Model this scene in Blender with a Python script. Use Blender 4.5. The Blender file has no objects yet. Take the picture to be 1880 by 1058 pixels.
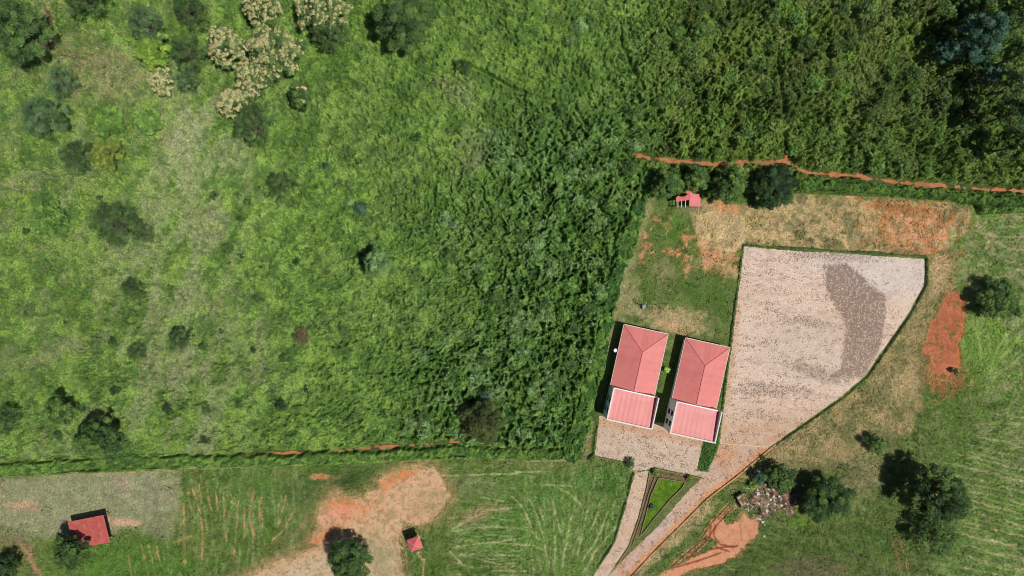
import bpy, math
import numpy as np

# ------------------------------------------------------------------ camera, sky, sun
scn = bpy.context.scene
S = 0.1            # metres of ground per pixel of the 1880 x 1058 survey grid
CX, CY = 940.0, 529.0
ALT = 125.0        # drone altitude
cam_d = bpy.data.cameras.new("camera")
cam = bpy.data.objects.new("camera", cam_d)
scn.collection.objects.link(cam)
cam.location = (0, 0, ALT)
cam.rotation_euler = (0, 0, 0)
cam_d.sensor_width = 36.0
cam_d.lens = 36.0 * ALT / 188.0
cam_d.clip_start = 1.0
cam_d.clip_end = 6000.0
scn.camera = cam

SUN_DIR = (0.45, -0.18, 1.0)          # towards the sun
SUN_EL = math.atan2(1.0, math.hypot(0.45, 0.18))
SUN_AZ = math.atan2(0.45, -0.18)
world = bpy.data.worlds.new("World")
scn.world = world
world.use_nodes = True
wn = world.node_tree
wn.nodes.clear()
sky = wn.nodes.new('ShaderNodeTexSky')
sky.sky_type = 'NISHITA'
sky.sun_disc = False
sky.sun_elevation = SUN_EL
sky.sun_rotation = SUN_AZ
bg = wn.nodes.new('ShaderNodeBackground')
bg.inputs['Strength'].default_value = 0.05
wo = wn.nodes.new('ShaderNodeOutputWorld')
wn.links.new(sky.outputs[0], bg.inputs[0])
wn.links.new(bg.outputs[0], wo.inputs[0])
sun_d = bpy.data.lights.new("sun", 'SUN')
sun_d.energy = 4.8
sun_d.angle = math.radians(0.5)
sun_d.color = (1.0, 0.965, 0.91)
sun = bpy.data.objects.new("sun", sun_d)
scn.collection.objects.link(sun)
from mathutils import Vector
sun.rotation_euler = Vector(SUN_DIR).to_track_quat('Z', 'Y').to_euler()
sun.location = (40, -16, 90)
scn.view_settings.view_transform = 'Standard'
scn.view_settings.look = 'None'
scn.view_settings.exposure = 0.0
scn.view_settings.gamma = 1.0
scn.cycles.filter_width = 1.0

# ------------------------------------------------------------------ helpers
GAIN = 0.62
def L(r, g, b, k=1.0):
    c = np.array([r, g, b], float) / 255.0
    lin = np.where(c <= 0.04045, c / 12.92, ((c + 0.055) / 1.055) ** 2.4)
    return lin * GAIN * k

def W(px, py, h=0.0):
    """survey pixel -> world metres, for a point h metres up"""
    f = S * (1.0 - h / ALT)
    return ((px - CX) * f, (CY - py) * f)

def Z(x0, y0, pts, k=3.917):
    return [(x0 + a / k, y0 + b / k) for a, b in pts]

TAB = np.random.RandomState(11).rand(512, 512)
def vn(x, y, seed=0):
    xi = np.floor(x).astype(np.int64); yi = np.floor(y).astype(np.int64)
    fx = x - xi; fy = y - yi
    fx = fx * fx * (3 - 2 * fx); fy = fy * fy * (3 - 2 * fy)
    a = (xi + 131 * seed) % 512; b = (yi + 57 * seed) % 512
    a1 = (a + 1) % 512; b1 = (b + 1) % 512
    return (TAB[a, b] * (1 - fx) + TAB[a1, b] * fx) * (1 - fy) + (TAB[a, b1] * (1 - fx) + TAB[a1, b1] * fx) * fy

def fbm(x, y, scale, octv=4, seed=0):
    s = 0.0; amp = 1.0; tot = 0.0
    ca, sa = 0.8, 0.6
    X = x / scale; Y = y / scale
    for o in range(octv):
        s = s + amp * vn(X, Y, seed + o * 3)
        tot += amp; amp *= 0.55
        X, Y = (X * ca - Y * sa) * 2.03 + 17.3, (X * sa + Y * ca) * 2.03 + 5.1
    return s / tot

def sm(a, b, x):
    t = np.clip((x - a) / (b - a), 0, 1)
    return t * t * (3 - 2 * t)

def worley(x, y, cell, seed=0):
    """distance to nearest jittered point (cell units) and that point's random number"""
    wx = vn(x / (cell * .45), y / (cell * .45), 3 + seed) - .5; wy = vn(x / (cell * .45) + 40, y / (cell * .45), 5 + seed) - .5
    X = x / cell + wx * .7; Y = y / cell + wy * .7
    xi = np.floor(X).astype(np.int64); yi = np.floor(Y).astype(np.int64)
    best = np.full(X.shape, 9.0); rid = np.zeros(X.shape)
    for dx in (-1, 0, 1):
        for dy in (-1, 0, 1):
            a = (xi + dx + 91 * seed) % 512; b = (yi + dy + 33 * seed) % 512
            jx = TAB[a, b]; jy = TAB[b, (a + 77) % 512]; r = TAB[(a + 201) % 512, (b + 99) % 512]
            d = np.hypot(X - (xi + dx + jx), Y - (yi + dy + jy))
            m = d < best
            best = np.where(m, d, best); rid = np.where(m, r, rid)
    return best, rid

def seg_dist(x, y, pts, closed=False):
    d = np.full(x.shape, 1e9)
    n = len(pts)
    for i in range(n if closed else n - 1):
        ax, ay = pts[i]; bx, by = pts[(i + 1) % n]
        vx, vy = bx - ax, by - ay
        t = np.clip(((x - ax) * vx + (y - ay) * vy) / (vx * vx + vy * vy + 1e-9), 0, 1)
        d = np.minimum(d, np.hypot(x - ax - t * vx, y - ay - t * vy))
    return d

def sub(x, y, pts, marg):
    a = np.array(pts)
    return (x > a[:, 0].min() - marg) & (x < a[:, 0].max() + marg) & (y > a[:, 1].min() - marg) & (y < a[:, 1].max() + marg)

def line_d(x, y, pts, marg=40):
    out = np.full(x.shape, 1e3)
    m = sub(x, y, pts, marg)
    if m.any(): out[m] = seg_dist(x[m], y[m], pts)
    return out

def poly_sd(x, y, pts, marg=60):
    """signed distance, negative inside"""
    out = np.full(x.shape, 1e3)
    m = sub(x, y, pts, marg)
    if not m.any(): return out
    X = x[m]; Y = y[m]
    d = seg_dist(X, Y, pts, True)
    ins = np.zeros(X.shape, bool)
    n = len(pts)
    for i in range(n):
        ax, ay = pts[i]; bx, by = pts[(i + 1) % n]
        if ay == by: continue
        c = ((ay > Y) != (by > Y)) & (X < (bx - ax) * (Y - ay) / (by - ay) + ax)
        ins ^= c
    out[m] = np.where(ins, -d, d)
    return out

def ell(x, y, cx, cy, rx, ry, ang=0.0, soft=0.3, namp=0.6, ns=14, seed=1):
    c, s = math.cos(math.radians(ang)), math.sin(math.radians(ang))
    dx = x - cx; dy = y - cy
    u = (dx * c + dy * s) / rx; v = (-dx * s + dy * c) / ry
    d = np.hypot(u, v)
    m = np.zeros(x.shape)
    k = d < 2.2
    if k.any():
        n = fbm(x[k], y[k], ns, 4, seed) - 0.5
        m[k] = 1 - sm(1 - soft, 1 + soft, d[k] + n * namp * 2)
    return m

def mix(C, m, col):
    m = np.clip(m, 0, 1)[:, None]
    return C * (1 - m) + np.asarray(col) * m

def tag(o, label=None, cat=None, group=None, kind=None):
    if label: o['label'] = label
    if cat: o['category'] = cat
    if group: o['group'] = group
    if kind: o['kind'] = kind
    return o

def mesh(name, V, F, mat, parent=None, fcol=None, pcol=None, smooth=False):
    V = np.asarray(V, np.float32); F = np.asarray(F, np.int32)
    me = bpy.data.meshes.new(name)
    me.vertices.add(len(V)); me.vertices.foreach_set('co', V.ravel())
    k = F.shape[1]
    me.loops.add(F.size); me.loops.foreach_set('vertex_index', F.ravel())
    me.polygons.add(len(F)); me.polygons.foreach_set('loop_start', np.arange(0, F.size, k, dtype=np.int32))
    me.update(calc_edges=True)
    if fcol is not None:
        a = me.attributes.new('albedo', 'FLOAT_COLOR', 'FACE')
        a.data.foreach_set('color', np.c_[fcol, np.ones(len(fcol))].astype(np.float32).ravel())
    if pcol is not None:
        a = me.attributes.new('albedo', 'FLOAT_COLOR', 'POINT')
        a.data.foreach_set('color', np.c_[pcol, np.ones(len(pcol))].astype(np.float32).ravel())
    me.materials.append(mat)
    if smooth: me.polygons.foreach_set('use_smooth', np.ones(len(F), bool))
    o = bpy.data.objects.new(name, me)
    scn.collection.objects.link(o)
    if parent is not None: o.parent = parent
    return o

def empty(name, loc, rz=0.0):
    o = bpy.data.objects.new(name, None)
    o.empty_display_size = 0.5
    scn.collection.objects.link(o)
    o.location = loc; o.rotation_euler = (0, 0, rz)
    return o

class MB:
    """collects polygons (any size) into one mesh"""
    def __init__(s): s.v = []; s.f = []
    def face(s, pts):
        n = len(s.v); s.v += [tuple(p) for p in pts]; s.f.append(list(range(n, n + len(pts))))
    def hexa(s, b, t):
        n = len(s.v); s.v += [tuple(p) for p in b] + [tuple(p) for p in t]
        s.f += [[n + 3, n + 2, n + 1, n], [n + 4, n + 5, n + 6, n + 7]]
        for i in range(4):
            j = (i + 1) % 4
            s.f.append([n + i, n + j, n + 4 + j, n + 4 + i])
    def box(s, x0, x1, y0, y1, z0, z1):
        s.hexa([(x0, y0, z0), (x1, y0, z0), (x1, y1, z0), (x0, y1, z0)],
               [(x0, y0, z1), (x1, y0, z1), (x1, y1, z1), (x0, y1, z1)])
    def slab(s, pts, t):
        """thick plate under a planar polygon"""
        n = len(s.v); k = len(pts)
        s.v += [tuple(p) for p in pts] + [(p[0], p[1], p[2] - t) for p in pts]
        s.f.append([n + i for i in range(k)]); s.f.append([n + k + i for i in reversed(range(k))])
        for i in range(k):
            j = (i + 1) % k
            s.f.append([n + i, n + k + i, n + k + j, n + j])
    def tube(s, pts, rad, sides=7):
        pts = [Vector(p) for p in pts]
        n0 = len(s.v)
        for i, p in enumerate(pts):
            d = (pts[min(i + 1, len(pts) - 1)] - pts[max(i - 1, 0)]).normalized()
            a = d.orthogonal().normalized() if abs(d.z) < 0.99 else Vector((1, 0, 0))
            if abs(d.z) < 0.99:
                a = d.cross(Vector((0, 0, 1))).normalized()
            b = d.cross(a)
            for q in range(sides):
                t = 2 * math.pi * q / sides
                s.v.append(tuple(p + (a * math.cos(t) + b * math.sin(t)) * rad[i]))
        for i in range(len(pts) - 1):
            for q in range(sides):
                r = (q + 1) % sides
                s.f.append([n0 + i * sides + q, n0 + i * sides + r, n0 + (i + 1) * sides + r, n0 + (i + 1) * sides + q])
        s.f.append([n0 + q for q in reversed(range(sides))])
        s.f.append([n0 + (len(pts) - 1) * sides + q for q in range(sides)])
    def build(s, name, mat, parent=None, bevel=0.0):
        me = bpy.data.meshes.new(name)
        me.from_pydata(s.v, [], s.f); me.update()
        me.materials.append(mat)
        o = bpy.data.objects.new(name, me)
        scn.collection.objects.link(o)
        if parent is not None: o.parent = parent
        if bevel:
            m = o.modifiers.new('bevel', 'BEVEL'); m.width = bevel; m.segments = 2; m.limit_method = 'ANGLE'
        return o

# ------------------------------------------------------------------ materials
def base_mat(name, rough=0.9, spec=0.2):
    m = bpy.data.materials.new(name); m.use_nodes = True
    nt = m.node_tree; p = nt.nodes['Principled BSDF']
    p.inputs['Roughness'].default_value = rough
    p.inputs['Specular IOR Level'].default_value = spec
    return m, nt, p

def nd(nt, t, **kw):
    n = nt.nodes.new(t)
    for k, v in kw.items(): setattr(n, k, v)
    return n

def vary(nt, col, scales, amps, detail=4, coord='Object', hue=0.0):
    """multiply a colour socket by several noises"""
    tc = nd(nt, 'ShaderNodeTexCoord')
    for i, (sc, am) in enumerate(zip(scales, amps)):
        n = nd(nt, 'ShaderNodeTexNoise'); n.inputs['Scale'].default_value = sc
        n.inputs['Detail'].default_value = detail; n.inputs['Roughness'].default_value = 0.65
        nt.links.new(tc.outputs[coord], n.inputs['Vector'])
        r = nd(nt, 'ShaderNodeMapRange')
        r.inputs[1].default_value = 0.3; r.inputs[2].default_value = 0.7
        r.inputs[3].default_value = 1 - am; r.inputs[4].default_value = 1 + am
        r.clamp = False
        nt.links.new(n.outputs[0], r.inputs[0])
        v = nd(nt, 'ShaderNodeVectorMath', operation='SCALE')
        nt.links.new(col, v.inputs[0]); nt.links.new(r.outputs[0], v.inputs['Scale'])
        col = v.outputs[0]
    return col

def bump(nt, p, scale, strength, dist, detail=5):
    tc = nd(nt, 'ShaderNodeTexCoord')
    n = nd(nt, 'ShaderNodeTexNoise'); n.inputs['Scale'].default_value = scale; n.inputs['Detail'].default_value = detail
    nt.links.new(tc.outputs['Object'], n.inputs['Vector'])
    b = nd(nt, 'ShaderNodeBump'); b.inputs['Strength'].default_value = strength; b.inputs['Distance'].default_value = dist
    nt.links.new(n.outputs[0], b.inputs['Height']); nt.links.new(b.outputs[0], p.inputs['Normal'])
    return b

def attr_mat(name, scales, amps, rough=0.9, spec=0.15, bmp=None):
    m, nt, p = base_mat(name, rough, spec)
    a = nd(nt, 'ShaderNodeAttribute', attribute_name='albedo')
    c = vary(nt, a.outputs['Color'], scales, amps)
    nt.links.new(c, p.inputs['Base Color'])
    if bmp: bump(nt, p, *bmp)
    return m

def plain_mat(name, col, scales=(1.5, 9), amps=(0.08, 0.1), rough=0.8, spec=0.25, bmp=None, metal=0.0):
    m, nt, p = base_mat(name, rough, spec)
    p.inputs['Metallic'].default_value = metal
    rgb = nd(nt, 'ShaderNodeRGB'); rgb.outputs[0].default_value = (*col, 1)
    c = vary(nt, rgb.outputs[0], scales, amps)
    nt.links.new(c, p.inputs['Base Color'])
    if bmp: bump(nt, p, *bmp)
    return m

M_ground = attr_mat('soil and turf', (3.2, 0.9), (0.42, 0.20), bmp=(2.4, 1.0, 0.3))
M_dirt = attr_mat('bare earth', (2.4, 0.6), (0.13, 0.08), bmp=(2.0, 0.6, 0.12))
M_leaf = attr_mat('leaves', (2.0,), (0.12,), rough=0.6, spec=0.25)
M_bark = plain_mat('bark', tuple(L(120, 105, 88)), (3, 14), (0.2, 0.25), bmp=(14, 0.6, 0.05))
M_twig = plain_mat('pale twig', tuple(L(128, 120, 102)), (3, 14), (0.2, 0.2))
M_white = plain_mat('white plaster', (0.70, 0.69, 0.65), (0.7, 6), (0.05, 0.06), rough=0.85)
M_trim = plain_mat('white painted trim', (0.55, 0.53, 0.49), (2, 9), (0.1, 0.12), rough=0.8)
M_glass, _nt, _p = base_mat('dark window glass', 0.35, 0.15); _p.inputs['Base Color'].default_value = (0.015, 0.018, 0.02, 1)
M_frame = plain_mat('window frame', (0.06, 0.06, 0.06), rough=0.5)
M_wood = plain_mat('weathered wood', (0.17, 0.12, 0.085), (4, 20), (0.2, 0.2))
M_steel = plain_mat('grey steel', (0.36, 0.36, 0.36), (3, 12), (0.1, 0.1), rough=0.45, metal=0.4)
M_pale = plain_mat('pale rafter', (0.55, 0.50, 0.46), (3, 12), (0.15, 0.1))
M_blue = plain_mat('blue plastic', (0.05, 0.16, 0.30), (3, 12), (0.1, 0.1), rough=0.4)
M_dark = plain_mat('dark rubber', (0.03, 0.03, 0.03), rough=0.7)
M_kgrey = plain_mat('dull grey plastic', (0.25, 0.25, 0.24), rough=0.8)
M_dish = plain_mat('dish paint', (0.62, 0.66, 0.72), (3,), (0.04,), rough=0.5)
M_concrete = plain_mat('concrete', tuple(L(190, 178, 160)), (2, 9), (0.15, 0.15))

def roof_mat(name, col, axis, pitch=0.9, stain=0.22, band=0.05):
    """painted ribbed sheet metal; ribs run along the other axis"""
    m, nt, p = base_mat(name, 0.5, 0.35)
    tc = nd(nt, 'ShaderNodeTexCoord'); sp = nd(nt, 'ShaderNodeSeparateXYZ')
    nt.links.new(tc.outputs['Object'], sp.inputs[0])
    src = sp.outputs[axis]
    # sheet-to-sheet tone
    fl = nd(nt, 'ShaderNodeMath', operation='MULTIPLY'); fl.inputs[1].default_value = 1 / 0.9
    nt.links.new(src, fl.inputs[0])
    f2 = nd(nt, 'ShaderNodeMath', operation='FLOOR'); nt.links.new(fl.outputs[0], f2.inputs[0])
    wn_ = nd(nt, 'ShaderNodeTexWhiteNoise', noise_dimensions='1D'); nt.links.new(f2.outputs[0], wn_.inputs['W'])
    mr = nd(nt, 'ShaderNodeMapRange'); mr.inputs[3].default_value = 1 - band; mr.inputs[4].default_value = 1 + band
    nt.links.new(wn_.outputs[0], mr.inputs[0])
    rgb = nd(nt, 'ShaderNodeRGB'); rgb.outputs[0].default_value = (*col, 1)
    v = nd(nt, 'ShaderNodeVectorMath', operation='SCALE')
    nt.links.new(rgb.outputs[0], v.inputs[0]); nt.links.new(mr.outputs[0], v.inputs['Scale'])
    c = vary(nt, v.outputs[0], (0.5, 5.0), (0.06, 0.05))
    # dusty bleaching
    n = nd(nt, 'ShaderNodeTexNoise'); n.inputs['Scale'].default_value = 0.9; n.inputs['Detail'].default_value = 6
    nt.links.new(tc.outputs['Object'], n.inputs['Vector'])
    r = nd(nt, 'ShaderNodeMapRange'); r.inputs[1].default_value = 0.45; r.inputs[2].default_value = 0.75; r.inputs[4].default_value = 0.25
    nt.links.new(n.outputs[0], r.inputs[0])
    mx = nd(nt, 'ShaderNodeMix', data_type='RGBA'); nt.links.new(r.outputs[0], mx.inputs[0])
    nt.links.new(c, mx.inputs[6]); mx.inputs[7].default_value = (0.52, 0.24, 0.20, 1)
    out = mx.outputs[2]
    if stain:
        n2 = nd(nt, 'ShaderNodeTexNoise'); n2.inputs['Scale'].default_value = 2.6; n2.inputs['Detail'].default_value = 7; n2.inputs['Roughness'].default_value = 0.75
        nt.links.new(tc.outputs['Object'], n2.inputs['Vector'])
        r2 = nd(nt, 'ShaderNodeMapRange'); r2.inputs[1].default_value = 0.53; r2.inputs[2].default_value = 0.66; r2.inputs[4].default_value = stain
        nt.links.new(n2.outputs[0], r2.inputs[0])
        m3 = nd(nt, 'ShaderNodeMix', data_type='RGBA'); nt.links.new(r2.outputs[0], m3.inputs[0])
        nt.links.new(out, m3.inputs[6]); m3.inputs[7].default_value = (0.13, 0.03, 0.025, 1)
        out = m3.outputs[2]
    nt.links.new(out, p.inputs['Base Color'])
    # ribs
    s1 = nd(nt, 'ShaderNodeMath', operation='MULTIPLY'); s1.inputs[1].default_value = 2 * math.pi / pitch
    nt.links.new(src, s1.inputs[0])
    s2 = nd(nt, 'ShaderNodeMath', operation='SINE'); nt.links.new(s1.outputs[0], s2.inputs[0])
    b = nd(nt, 'ShaderNodeBump'); b.inputs['Strength'].default_value = 0.3; b.inputs['Distance'].default_value = 0.022
    nt.links.new(s2.outputs[0], b.inputs['Height']); nt.links.new(b.outputs[0], p.inputs['Normal'])
    return m
ROOF = (0.50, 0.145, 0.13)
M_roof_x = roof_mat('red sheet roof, ribs along slope a', ROOF, 1)
M_roof_y = roof_mat('red sheet roof, ribs along slope b', ROOF, 0)
M_roof_block = roof_mat('red sheet roof faded', (0.48, 0.138, 0.125), 0, band=0.05)
M_roof_barn = roof_mat('old red barn roof', (0.35, 0.07, 0.058), 0, stain=0.85)
M_roof_pav = roof_mat('pavilion roof', (0.50, 0.10, 0.10), 0)
M_ridge = plain_mat('ridge cap', (0.40, 0.075, 0.07), rough=0.5)
M_ridge_pale = plain_mat('pale ridge cap', (0.62, 0.26, 0.22), rough=0.5)

def cobble_mat(name, k=1.0):
    m, nt, p = base_mat(name, 0.9, 0.2)
    a = nd(nt, 'ShaderNodeAttribute', attribute_name='albedo')
    tc = nd(nt, 'ShaderNodeTexCoord')
    vo = nd(nt, 'ShaderNodeTexVoronoi'); vo.inputs['Scale'].default_value = 5.6
    nt.links.new(tc.outputs['Object'], vo.inputs['Vector'])
    sp = nd(nt, 'ShaderNodeSeparateColor'); nt.links.new(vo.outputs['Color'], sp.inputs[0])
    # a few stones are dark, amount depends on the alpha-like darkness carried in the attribute
    at = nd(nt, 'ShaderNodeAttribute', attribute_name='dark')
    th = nd(nt, 'ShaderNodeMath', operation='SUBTRACT'); th.inputs[0].default_value = 1.0
    nt.links.new(at.outputs['Fac'], th.inputs[1])
    gt = nd(nt, 'ShaderNodeMath', operation='GREATER_THAN'); nt.links.new(sp.outputs[0], gt.inputs[0]); nt.links.new(th.outputs[0], gt.inputs[1])
    dk = nd(nt, 'ShaderNodeMath', operation='MULTIPLY'); dk.inputs[1].default_value = 0.68 * k; nt.links.new(gt.outputs[0], dk.inputs[0])
    col = vary(nt, a.outputs['Color'], (5.5, 0.8), (0.26, 0.08))
    sc = nd(nt, 'ShaderNodeMapRange'); sc.inputs[3].default_value = 0.86; sc.inputs[4].default_value = 1.12
    nt.links.new(sp.outputs[1], sc.inputs[0])
    v = nd(nt, 'ShaderNodeVectorMath', operation='SCALE'); nt.links.new(col, v.inputs[0]); nt.links.new(sc.outputs[0], v.inputs['Scale'])
    mx = nd(nt, 'ShaderNodeMix', data_type='RGBA'); nt.links.new(dk.outputs[0], mx.inputs[0])
    nt.links.new(v.outputs[0], mx.inputs[6]); mx.inputs[7].default_value = (0.115, 0.078, 0.06, 1)
    # joints
    v2 = nd(nt, 'ShaderNodeTexVoronoi', feature='DISTANCE_TO_EDGE'); v2.inputs['Scale'].default_value = 5.6
    nt.links.new(tc.outputs['Object'], v2.inputs['Vector'])
    r = nd(nt, 'ShaderNodeMapRange'); r.inputs[2].default_value = 0.12; r.inputs[3].default_value = 0.88; r.inputs[4].default_value = 1.0
    nt.links.new(v2.outputs[0], r.inputs[0])
    v3 = nd(nt, 'ShaderNodeVectorMath', operation='SCALE'); nt.links.new(mx.outputs[2], v3.inputs[0]); nt.links.new(r.outputs[0], v3.inputs['Scale'])
    nt.links.new(v3.outputs[0], p.inputs['Base Color'])
    b = nd(nt, 'ShaderNodeBump'); b.inputs['Strength'].default_value = 0.5; b.inputs['Distance'].default_value = 0.04
    nt.links.new(v2.outputs[0], b.inputs['Height']); nt.links.new(b.outputs[0], p.inputs['Normal'])
    return m
M_cobble = cobble_mat('cobbles')

# ------------------------------------------------------------------ survey lines (pixels of the plan)
YARD = [(1367, 453), (1430, 459), (1560, 467), (1698, 476), (1697, 522), (1668, 575), (1588, 690), (1545, 727), (1470, 780), (1412, 822), (1321, 815), (1330, 740), (1345, 625), (1352, 565)]
DRIVE = [(1321, 815.2), (1412, 822.2), (1348, 875), (1297, 913), (1246, 964), (1195, 1015), (1157, 1056), (1090, 1130), (1045, 1130), (1119, 1056), (1154, 1018), (1208, 967), (1262, 903), (1297, 870), (1318, 826)]
WPATH = [(1165, 868), (1159, 890), (1149, 931), (1129, 997), (1106, 1033), (1088, 1060), (1040, 1130), (1046, 1130), (1117, 1057), (1129, 1038), (1152, 1005), (1170, 954), (1185, 898), (1191, 864)]
FORE = [(1101, 764), (1092, 836), (1152, 848), (1165, 866), (1191, 862), (1200, 857), (1246, 867), (1292, 876), (1302, 868), (1279, 864), (1291, 806), (1240, 780)]
BED = [(1209, 877), (1258, 885), (1251, 896), (1229, 918), (1205, 947), (1175, 985), (1186, 943), (1195, 909)]
BEDOUT = [(1196, 861), (1293, 877), (1252, 914), (1207, 966), (1155, 1017), (1135, 1036), (1156, 1000), (1173, 950), (1188, 892)]
CRES = [(1512, 488), (1553, 484), (1579, 503), (1604, 527), (1625, 542), (1627, 571), (1622, 604), (1614, 642), (1599, 670), (1584, 692), (1568, 693), (1525, 693), (1545, 670), (1548, 635), (1553, 604), (1543, 576), (1527, 553), (1517, 533)]
MOWN = [(1188, 350), (1300, 356), (1470, 356), (1600, 361), (1787, 376), (1794, 396), (1960, 388), (2600, 370), (2600, 1800), (-700, 1800), (-700, 900), (0, 878), (150, 870), (330, 863), (480, 859), (640, 852), (840, 842), (1000, 846), (1062, 843), (1075, 800), (1078, 770), (1090, 720), (1105, 650), (1125, 570), (1160, 440)]
REDPATH_A = [(1164, 281), (1190, 290), (1240, 295), (1300, 302), (1380, 299), (1442, 296), (1480, 318), (1560, 322), (1640, 334), (1740, 343), (1880, 352), (1990, 362)]
REDPATH_B = [(1442, 270), (1443, 296), (1478, 317)]
SOUTHPATH = [(430, 834), (560, 831), (640, 826), (700, 820), (760, 818), (842, 811)]
FOOTS = [  # thin trails through the bush
    ([(1108, 0), (1115, 25), (1138, 48), (1140, 85), (1160, 130), (1180, 160)], 2.6),
    ([(1412, -20), (1412, 40), (1425, 110), (1436, 200), (1440, 275)], 3.2),
    ([(700, 205), (760, 175), (800, 145), (845, 120), (880, 130), (915, 150), (945, 168), (1000, 185), (1050, 190)], 2.8),
    ([(1056, 200), (1066, 220), (1080, 235)], 3.0),
    ([(1140, 405), (1122, 455), (1117, 520)], 2.0),
    ([(75, 0), (92, 30), (95, 50), (85, 80), (110, 100), (170, 108)], 5.5),
    ([(-80, 858), (20, 848), (120, 838), (250, 831), (430, 834)], 2.0)]
BELT_W = [(1190, 325), (1166, 395), (1146, 460), (1122, 540), (1102, 625), (1084, 705), (1070, 760), (1058, 800), (1048, 828)]
BELT_S = [(-90, 872), (0, 862), (150, 852), (330, 846), (480, 845), (640, 838), (760, 832), (850, 826), (960, 832), (1040, 832)]
BELT_N = [(1474, 340), (1540, 342), (1640, 352), (1790, 366), (1880, 372), (1970, 380)]
CLEAR = Z(470, 788, [(540, 455), (590, 460), (600, 500), (720, 490), (780, 510), (810, 460), (900, 430), (900, 370), (1000, 310), (1080, 270), (1180, 260), (1290, 300), (1350, 380), (1390, 470), (1330, 590), (1200, 680), (1060, 690), (1020, 780), (1035, 900), (1060, 1060), (1060, 1400), (-300, 1400), (-300, 1150), (0, 1035), (150, 960), (300, 900), (480, 840), (400, 810), (470, 700), (450, 650), (490, 545)])
TRACKC = Z(940, 788, [(1660, 600), (1720, 650), (1780, 640), (1750, 780), (1690, 820), (1640, 890), (1500, 960), (1300, 1010), (1190, 1060), (1000, 1120), (960, 1100), (1160, 1005), (1280, 945), (1430, 880), (1500, 820), (1400, 760), (1430, 680), (1500, 640), (1540, 700), (1620, 670)])
RED_E = Z(1400, 520, [(1330, 80), (1400, 70), (1450, 160), (1440, 330), (1400, 450), (1420, 600), (1350, 660), (1300, 640), (1240, 660), (1210, 520), (1150, 500), (1190, 400), (1210, 290), (1270, 230), (1300, 130)])
ORANGE_ROWS = Z(0, 788, [(0, 0)]) and [
    [(346, 905), (354, 946)], [(354, 898), (368, 941), (373, 987), (371, 1028)], [(365, 890), (370, 918)], [(378, 885), (383, 921), (391, 941)],
    [(396, 903), (401, 936)], [(410, 895), (412, 936), (416, 992)], [(424, 907), (425, 923)], [(439, 911), (436, 941), (433, 992), (429, 1028)],
    [(448, 931), (449, 992)], [(467, 900), (457, 954), (467, 982)], [(477, 921), (477, 951)], [(337, 921), (338, 987), (340, 1043)],
    [(260, 1002), (273, 1056), (278, 1100)], [(273, 1002), (286, 1056)], [(288, 1005), (292, 1028)], [(235, 1018), (242, 1056)], [(317, 997), (352, 985)],
    [(482, 903), (478, 936), (483, 954), (480, 982)], [(513, 926), (518, 936), (513, 964)], [(536, 946), (518, 977), (500, 992)], [(526, 910), (511, 967)]]
PALE_ROWS = [
    [(822, 977), (868, 951), (904, 936), (950, 932)], [(825, 977), (878, 969), (917, 967), (950, 970), (976, 976), (991, 992)], [(832, 1005), (878, 999), (947, 991)],
    [(843, 1018), (904, 1019), (958, 1021)], [(889, 1030), (917, 1036), (947, 1034)], [(904, 1048), (968, 1049)], [(827, 1013), (845, 1033), (863, 1046)],
    [(884, 913), (927, 921)], [(797, 875), (870, 872), (950, 870)], [(940, 912), (960, 931), (978, 972)], [(973, 918), (988, 951), (999, 987), (1001, 1008), (1010, 1040)],
    [(991, 931), (1001, 967)], [(1014, 923), (1024, 956), (1029, 977)], [(1017, 890), (1047, 908), (1068, 928)], [(991, 890), (1050, 893)],
    [(948, 1000), (981, 1002), (1004, 1013)], [(1050, 946), (1042, 992), (1034, 1023)], [(1079, 936), (1070, 982), (1060, 1018)], [(1098, 941), (1083, 980)],
    [(1116, 941), (1098, 987), (1068, 1033)], [(1139, 959), (1093, 1013), (1075, 1046)], [(1019, 987), (1019, 1030)], [(1037, 992), (1034, 1043)],
    [(965, 847), (1055, 845)], [(948, 867), (1011, 867)],
    [(1673, 788), (1673, 842)], [(1688, 796), (1694, 849)], [(1734, 850), (1773, 856)], [(1778, 829), (1808, 837), (1844, 847)], [(1791, 848), (1844, 868), (1880, 877), (1960, 900)],
    [(1768, 877), (1806, 882)], [(1788, 931), (1834, 941), (1880, 954), (1960, 975)], [(1783, 951), (1834, 964), (1880, 973), (1960, 990)], [(1760, 964), (1814, 976)],
    [(1778, 986), (1834, 997), (1880, 1009), (1960, 1030)], [(1790, 1011), (1834, 1020), (1880, 1030)], [(1729, 1037), (1783, 1046)], [(1796, 1032), (1839, 1043), (1880, 1052)],
    [(1813, 918), (1880, 933)], [(1793, 803), (1857, 812)], [(1859, 834), (1960, 842)], [(1880, 586), (1849, 617), (1831, 642), (1819, 678)], [(1816, 617), (1819, 648)],
    [(1877, 614), (1859, 635), (1814, 688)], [(1890, 640), (1854, 673)], [(1791, 602), (1798, 622), (1803, 673)], [(1862, 724), (1852, 750), (1849, 775)],
    [(1844, 778), (1880, 779)], [(1788, 403), (1877, 398), (1960, 396)], [(1803, 428), (1834, 436), (1960, 434)], [(1831, 417), (1877, 416)], [(1831, 446), (1854, 457), (1960, 470)],
    [(1814, 464), (1854, 472)], [(1814, 486), (1880, 499), (1960, 515)], [(1790, 890), (1860, 906)], [(1700, 878), (1740, 886)], [(1820, 760), (1880, 768)]]
TYRES = [[(1635, 985), (1648, 1018), (1653, 1060)], [(1650, 987), (1660, 1018), (1666, 1043), (1668, 1090)]]

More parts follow.
